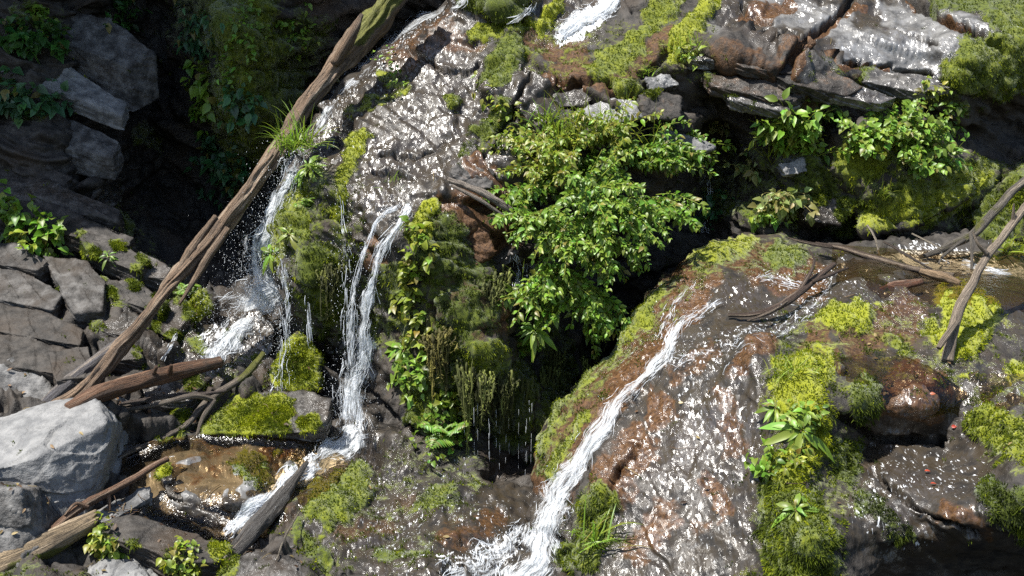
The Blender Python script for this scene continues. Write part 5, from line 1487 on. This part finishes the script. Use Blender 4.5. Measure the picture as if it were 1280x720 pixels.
grass(750, 680, .20, 'light green grass tuft on the mossy foot of the outcrop', 40, 'lime', .008, seed=7, spread=.8)
grass(1105, 245, .12, 'small grass tuft on the mossy ledge below the round leaved plants', 26, 'yellow', .005, seed=8)
grass(860, 60, .12, 'short grass tuft on the moss left of the layered plates', 40, 'lime', .006, seed=9)
grass(985, 470, .14, 'wispy pale grass tuft at the top of the bright moss strip', 90, 'yellow', .004, seed=10, spread=.9)
grass(1265, 318, .16, 'yellowish grassy plant at the right edge behind the bare branch', 24, 'yellow', .016, seed=11, spread=.9)
grass(490, 232, .10, 'tiny yellow grass tuft left of the grey wedged stone', 24, 'yellow', .004, seed=12)
grass(805, 92, .08, 'round bright tuft above the brownish round stone', 60, 'lime', .005, seed=13, spread=1.0, foot=.03)
rosette(388, 212, .22, 'broad leaved rosette at the edge of the wet slab below the grass tuft', 12, 'lime', seed=1)
rosette(1000, 540, .21, 'largest leafy rosette on the bright moss strip of the outcrop', 20, 'lime', seed=2, wid=.27, droop=.6)
rosette(996, 640, .14, 'small rosette on the dark moss below the largest rosette', 9, 'lime', seed=3, wid=.34)
rosette(668, 415, .17, 'broad leaved rosette below the arching grass tuft', 12, 'lime', seed=4, wid=.28, droop=.6, Y=5.28)
rosette(342, 318, .20, 'rosette hanging from the mossy wall into the left falls', 10, 'lime', seed=5, droop=.6)
rosette(362, 294, .14, 'small rosette high on the mossy wall beside the left falls', 8, 'yellow', seed=6)
rosette(970, 512, .14, 'little rosette left of the largest rosette', 8, 'lime', seed=7)
rosette(962, 590, .12, 'little leafy rosette at the left edge of the moss strip', 8, 'mid', seed=8)
rosette(985, 262, .16, 'pale rosette at the foot of the dark gap', 9, 'yellow', seed=9)
rosette(140, 682, .12, 'rosette of yellow leaves on the front of the dark slab', 10, 'yellow', seed=10, wid=.34)
rosette(505, 440, .26, 'leafy rosette on the mossy wall right of the middle waterfall', 14, 'lime', seed=11, wid=.34, droop=.6)
rosette(136, 322, .10, 'tiny rosette on the sunlit ledge left of the long log', 7, 'mid', seed=12)
rosette(1050, 320, .01 + .07, 'tiny rosette by the dark stick at the upper pool', 6, 'yellow', seed=13)
patch([(520, 290), (522, 330), (515, 380), (525, 430)], 80, 'pale yellow creeper climbing the cliff right of the middle waterfall', 'yellow', .05, .034, 1, 14)
patch([(515, 440), (520, 470), (505, 490)], 40, 'bright creeper at the lower end of the yellow one', 'lime', .045, .03, 2, 18)
patch([(545, 490), (560, 530), (540, 565)], 70, 'dark green creeper above the foot of the cliff', 'mid', .035, .026, 3, 22)
patch([(565, 490), (555, 520)], 26, 'yellow speckled creeper beside the hanging moss curtain', 'yellow', .04, .028, 4, 14)
patch([(425, 60), (415, 100)], 14, 'small bright weeds on the white water edge', 'lime', .03, .022, 5, 8)
patch([(600, 105), (640, 150), (610, 190)], 30, 'small green weeds along the moss crack above the shrubs', 'yellow', .035, .024, 6, 12)
patch([(480, 70), (500, 110)], 16, 'thin weeds growing in the middle of the wet slab', 'lime', .03, .02, 7, 10)
patch([(255, 90), (262, 130), (258, 150)], 44, 'bright leafed ivy on the left edge of the shaded mossy pillar', 'mid', .07, .055, 8, 12, stick=.08)
patch([(262, 185), (290, 210), (280, 235)], 70, 'dark ferny plant in the shade at the foot of the mossy pillar', 'blue', .07, .045, 9, 22, stick=.1)
patch([(295, 125), (305, 145)], 34, 'dark green leafy plant in the middle of the mossy pillar', 'blue', .06, .045, 10, 15, stick=.08)
patch([(245, 20), (255, 55), (245, 75)], 46, 'grey green weeds hanging down the top of the mossy pillar', 'blue', .06, .03, 11, 16, stick=.1, hangdown=.5)
patch([(300, 20), (310, 60), (290, 90)], 46, 'fine weeds spread over the upper mossy pillar', 'mid', .045, .028, 12, 22, stick=.06)
patch([(365, 25), (380, 60)], 34, 'fine dark weeds between the mossy pillar and the long log', 'mid', .04, .028, 13, 16)
patch([(0, 45), (40, 55), (75, 55)], 70, 'leafy plants in the shade at the top left corner', 'dark', .07, .05, 14, 14, stick=.1)
patch([(45, 15), (60, 25)], 20, 'small yellow green plant high in the top left corner', 'mid', .05, .03, 15, 12)
patch([(140, 15), (165, 25)], 34, 'shaded green plant at the top edge left of the mossy pillar', 'dark', .06, .04, 16, 16, stick=.08)
patch([(0, 130), (40, 135), (65, 120)], 60, 'dark leafy plants in the shade at the left edge', 'blue', .07, .05, 17, 16, stick=.1)
patch([(8, 270), (30, 285)], 40, 'sunlit leafy plants on the ledge at the left edge', 'mid', .065, .045, 18, 16, stick=.1)
patch([(55, 290), (75, 305)], 40, 'dark green leafy plant on the ledge above the broad tilted slab', 'mid', .06, .045, 19, 15, stick=.1)
patch([(20, 300), (40, 310)], 20, 'low leafy plant between the two sunlit ledge plants', 'yellow', .05, .03, 20, 12, stick=.06)
patch([(215, 695), (245, 710)], 40, 'yellow moss like creeper on the front of the dark slab', 'yellow', .03, .022, 21, 12, stick=.03)
patch([(130, 668), (138, 690)], 36, 'creeper with yellow leaves at the left end of the dark slab', 'yellow', .035, .025, 22, 12, stick=.04)
patch([(660, 190), (680, 215)], 40, 'small leaved weeds on the moss left of the green mass', 'yellow', .04, .028, 23, 16, stick=.06)
patch([(960, 575), (965, 600)], 16, 'small weeds beside the wet face at the moss strip edge', 'mid', .035, .026, 24, 9)
patch([(900, 250), (895, 280)], 24, 'weeds dangling in the dark gap below the thin pale slab', 'blue', .05, .035, 25, 12, stick=.08)
patch([(1020, 140), (1050, 150)], 20, 'weeds rooted under the brown plates of the overhang', 'dark', .04, .03, 26, 12)
patch([(1190, 130), (1185, 165)], 26, 'pale weeds hanging from the mossy corner of the overhang', 'mid', .04, .028, 27, 12, stick=.06)
fern(655, 430, .24, 'fern hanging below the broad leaved rosette', 6, 'mid', 1)
fern(560, 545, .22, 'fern on the dark green foot of the cliff', 7, 'mid', 2)
fern(390, 255, .10, 'tiny fern at the mossy lip of the left falls', 5, 'lime', 3)
fern(240, 365, .16, 'small fern in the shade right of the long log', 6, 'mid', 4)
# fallen leaves
for k, (x, y, c, lab) in enumerate([(1190, 534, (.45, .05, .025), 'red fallen leaf at the edge of the hollow under the brown shelf'), (1156, 592, (.42, .06, .025), 'red fallen leaf lying on the glistening rock, upper one of a pair'),
                                    (1163, 608, (.40, .06, .03), 'red fallen leaf lying on the glistening rock, lower one of a pair'), (1160, 494, (.38, .09, .03), 'orange red fallen leaf on the brown shelf'), (850, 505, (.42, .32, .16), 'tan fallen leaf stuck to the wet face of the outcrop')]):
    p, n = hit(x, y)
    mb = MB()
    add_leaves(mb, [np.array(p) + np.array(n) * .012], [[.8, -.3, .2]], [np.array(n)], [.022], [.015], [c], droop=.1)
    tag(mb.build('fallen_leaf', M_LEAF), lab, 'leaf', 'fallen leaves on the outcrop')


# ------------------------------------------------------------------ curtains of wet moss hanging in the recess
M_HANG = vcol_material('hanging_moss', .75, .3, 0.0)


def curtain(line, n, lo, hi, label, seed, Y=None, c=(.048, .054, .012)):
    r = np.random.default_rng(seed)
    P = spline(np.array(line, float), 60)
    mb = MB()
    pts = []
    ncl = max(4, n // 9)
    for k in range(ncl):
        q = P[r.integers(60)] + r.normal(size=2) * [3, 7]
        Yc = (Y if Y else hit(q[0], q[1])[0].y) - r.uniform(.01, .06)
        c0 = P_at(q[0], q[1], Yc); Lc = r.uniform(lo, hi); wc = r.uniform(.012, .045)
        cc = np.array(c) * np.exp(.45 * r.normal())
        pts.append(c0)
        for j in range(r.integers(10, 22)):
            p0 = c0 + r.normal(size=3) * np.array([wc, wc * .6, .02])
            L = Lc * r.uniform(.25, 1.05) * math.exp(-((p0[0] - c0[0]) / (2 * wc)) ** 2)
            m = 10; s_ = np.linspace(0, 1, m)
            p = p0 + np.stack([(c0[0] - p0[0]) * .5 * s_ ** 2 + np.cumsum(r.normal(size=m)) * .003, np.cumsum(r.normal(size=m)) * .003 - .02 * s_, -L * s_], -1)
            rad = r.uniform(.0022, .006) * np.array([1, 1.2, 1.1, 1.1, .9, .9, .7, .6, .4, .1]) * (1 + .3 * r.normal(size=m))
            v, qd, t = tube_arrays(p, np.abs(rad) + .0003, 5)
            mb.add(v, qd, t, np.clip(cc * (1 + .3 * r.normal()), .003, 1))
            kf = int(14 + L * 90)                    # short shoots all along the strand
            a = r.integers(0, m - 1, kf); b = p[a] + (p[a + 1] - p[a]) * r.random((kf, 1))
            d = unit(r.normal(size=(kf, 3)) * [1, 1, .5] + [0, -.4, -.7]); sd = unit(np.cross(d, r.normal(size=(kf, 3)))) * r.uniform(.001, .0025, (kf, 1))
            tip = b + d * r.uniform(.008, .022, (kf, 1))
            mb.add(np.stack([b + sd, b - sd, tip], 1).reshape(-1, 3), None, np.arange(kf * 3).reshape(-1, 3), np.repeat(np.clip(cc * (1.5 + .5 * r.normal(size=(kf, 1))), .003, 1), 3, 0))
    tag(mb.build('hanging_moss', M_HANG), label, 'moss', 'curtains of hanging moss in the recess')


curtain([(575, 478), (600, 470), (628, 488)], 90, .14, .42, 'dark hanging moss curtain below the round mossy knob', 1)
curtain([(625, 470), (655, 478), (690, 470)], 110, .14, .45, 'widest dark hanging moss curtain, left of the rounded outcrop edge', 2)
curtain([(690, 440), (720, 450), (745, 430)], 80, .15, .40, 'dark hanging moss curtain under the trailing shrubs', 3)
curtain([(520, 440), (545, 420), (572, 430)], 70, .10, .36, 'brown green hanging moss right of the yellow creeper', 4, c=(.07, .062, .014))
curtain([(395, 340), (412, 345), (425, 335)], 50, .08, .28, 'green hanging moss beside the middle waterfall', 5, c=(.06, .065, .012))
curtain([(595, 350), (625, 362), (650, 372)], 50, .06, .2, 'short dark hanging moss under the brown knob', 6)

# ------------------------------------------------------------------ litter washed down by the stream
r = np.random.default_rng(77)
mb = MB()
for k in range(420):
    V, N, m1, m2, ok = SHEETS[r.choice([0, 1, 1, 2, 2, 2] + list(range(3, 20)))]
    px, py = pix(V[::7])
    c = np.where((px > 0) & (px < 1280) & (py > 0) & (py < 720) & (N[::7, 2] > .55))[0]
    if not len(c): continue
    i = c[r.integers(len(c))] * 7
    p, n = V[i], N[i]
    d = unit(np.cross(n, r.normal(size=3)))
    cc = np.array([(.10, .055, .025), (.16, .10, .045), (.20, .15, .06), (.06, .035, .02)][r.integers(4)]) * r.uniform(.6, 1.2)
    if k % 3:
        L = r.uniform(.014, .034)
        add_leaves(mb, [p + n * .006], [d], [n + r.normal(size=3) * .3], [L], [L * r.uniform(.35, .6)], [cc], droop=r.uniform(-.2, .3))
    else:
        L = r.uniform(.03, .10)
        q = np.array([p - d * L / 2, p + n * .004 + r.normal(size=3) * .004, p + d * L / 2]) + n * .006
        mb.add(*tube_arrays(spline(q, 6), r.uniform(.001, .0022), 4), c=cc * .8)
o = mb.build('leaf_litter', M_STEM)
tag(o, 'brown bits of dead leaves and twigs caught on the rocks', 'leaf litter', kind='stuff')
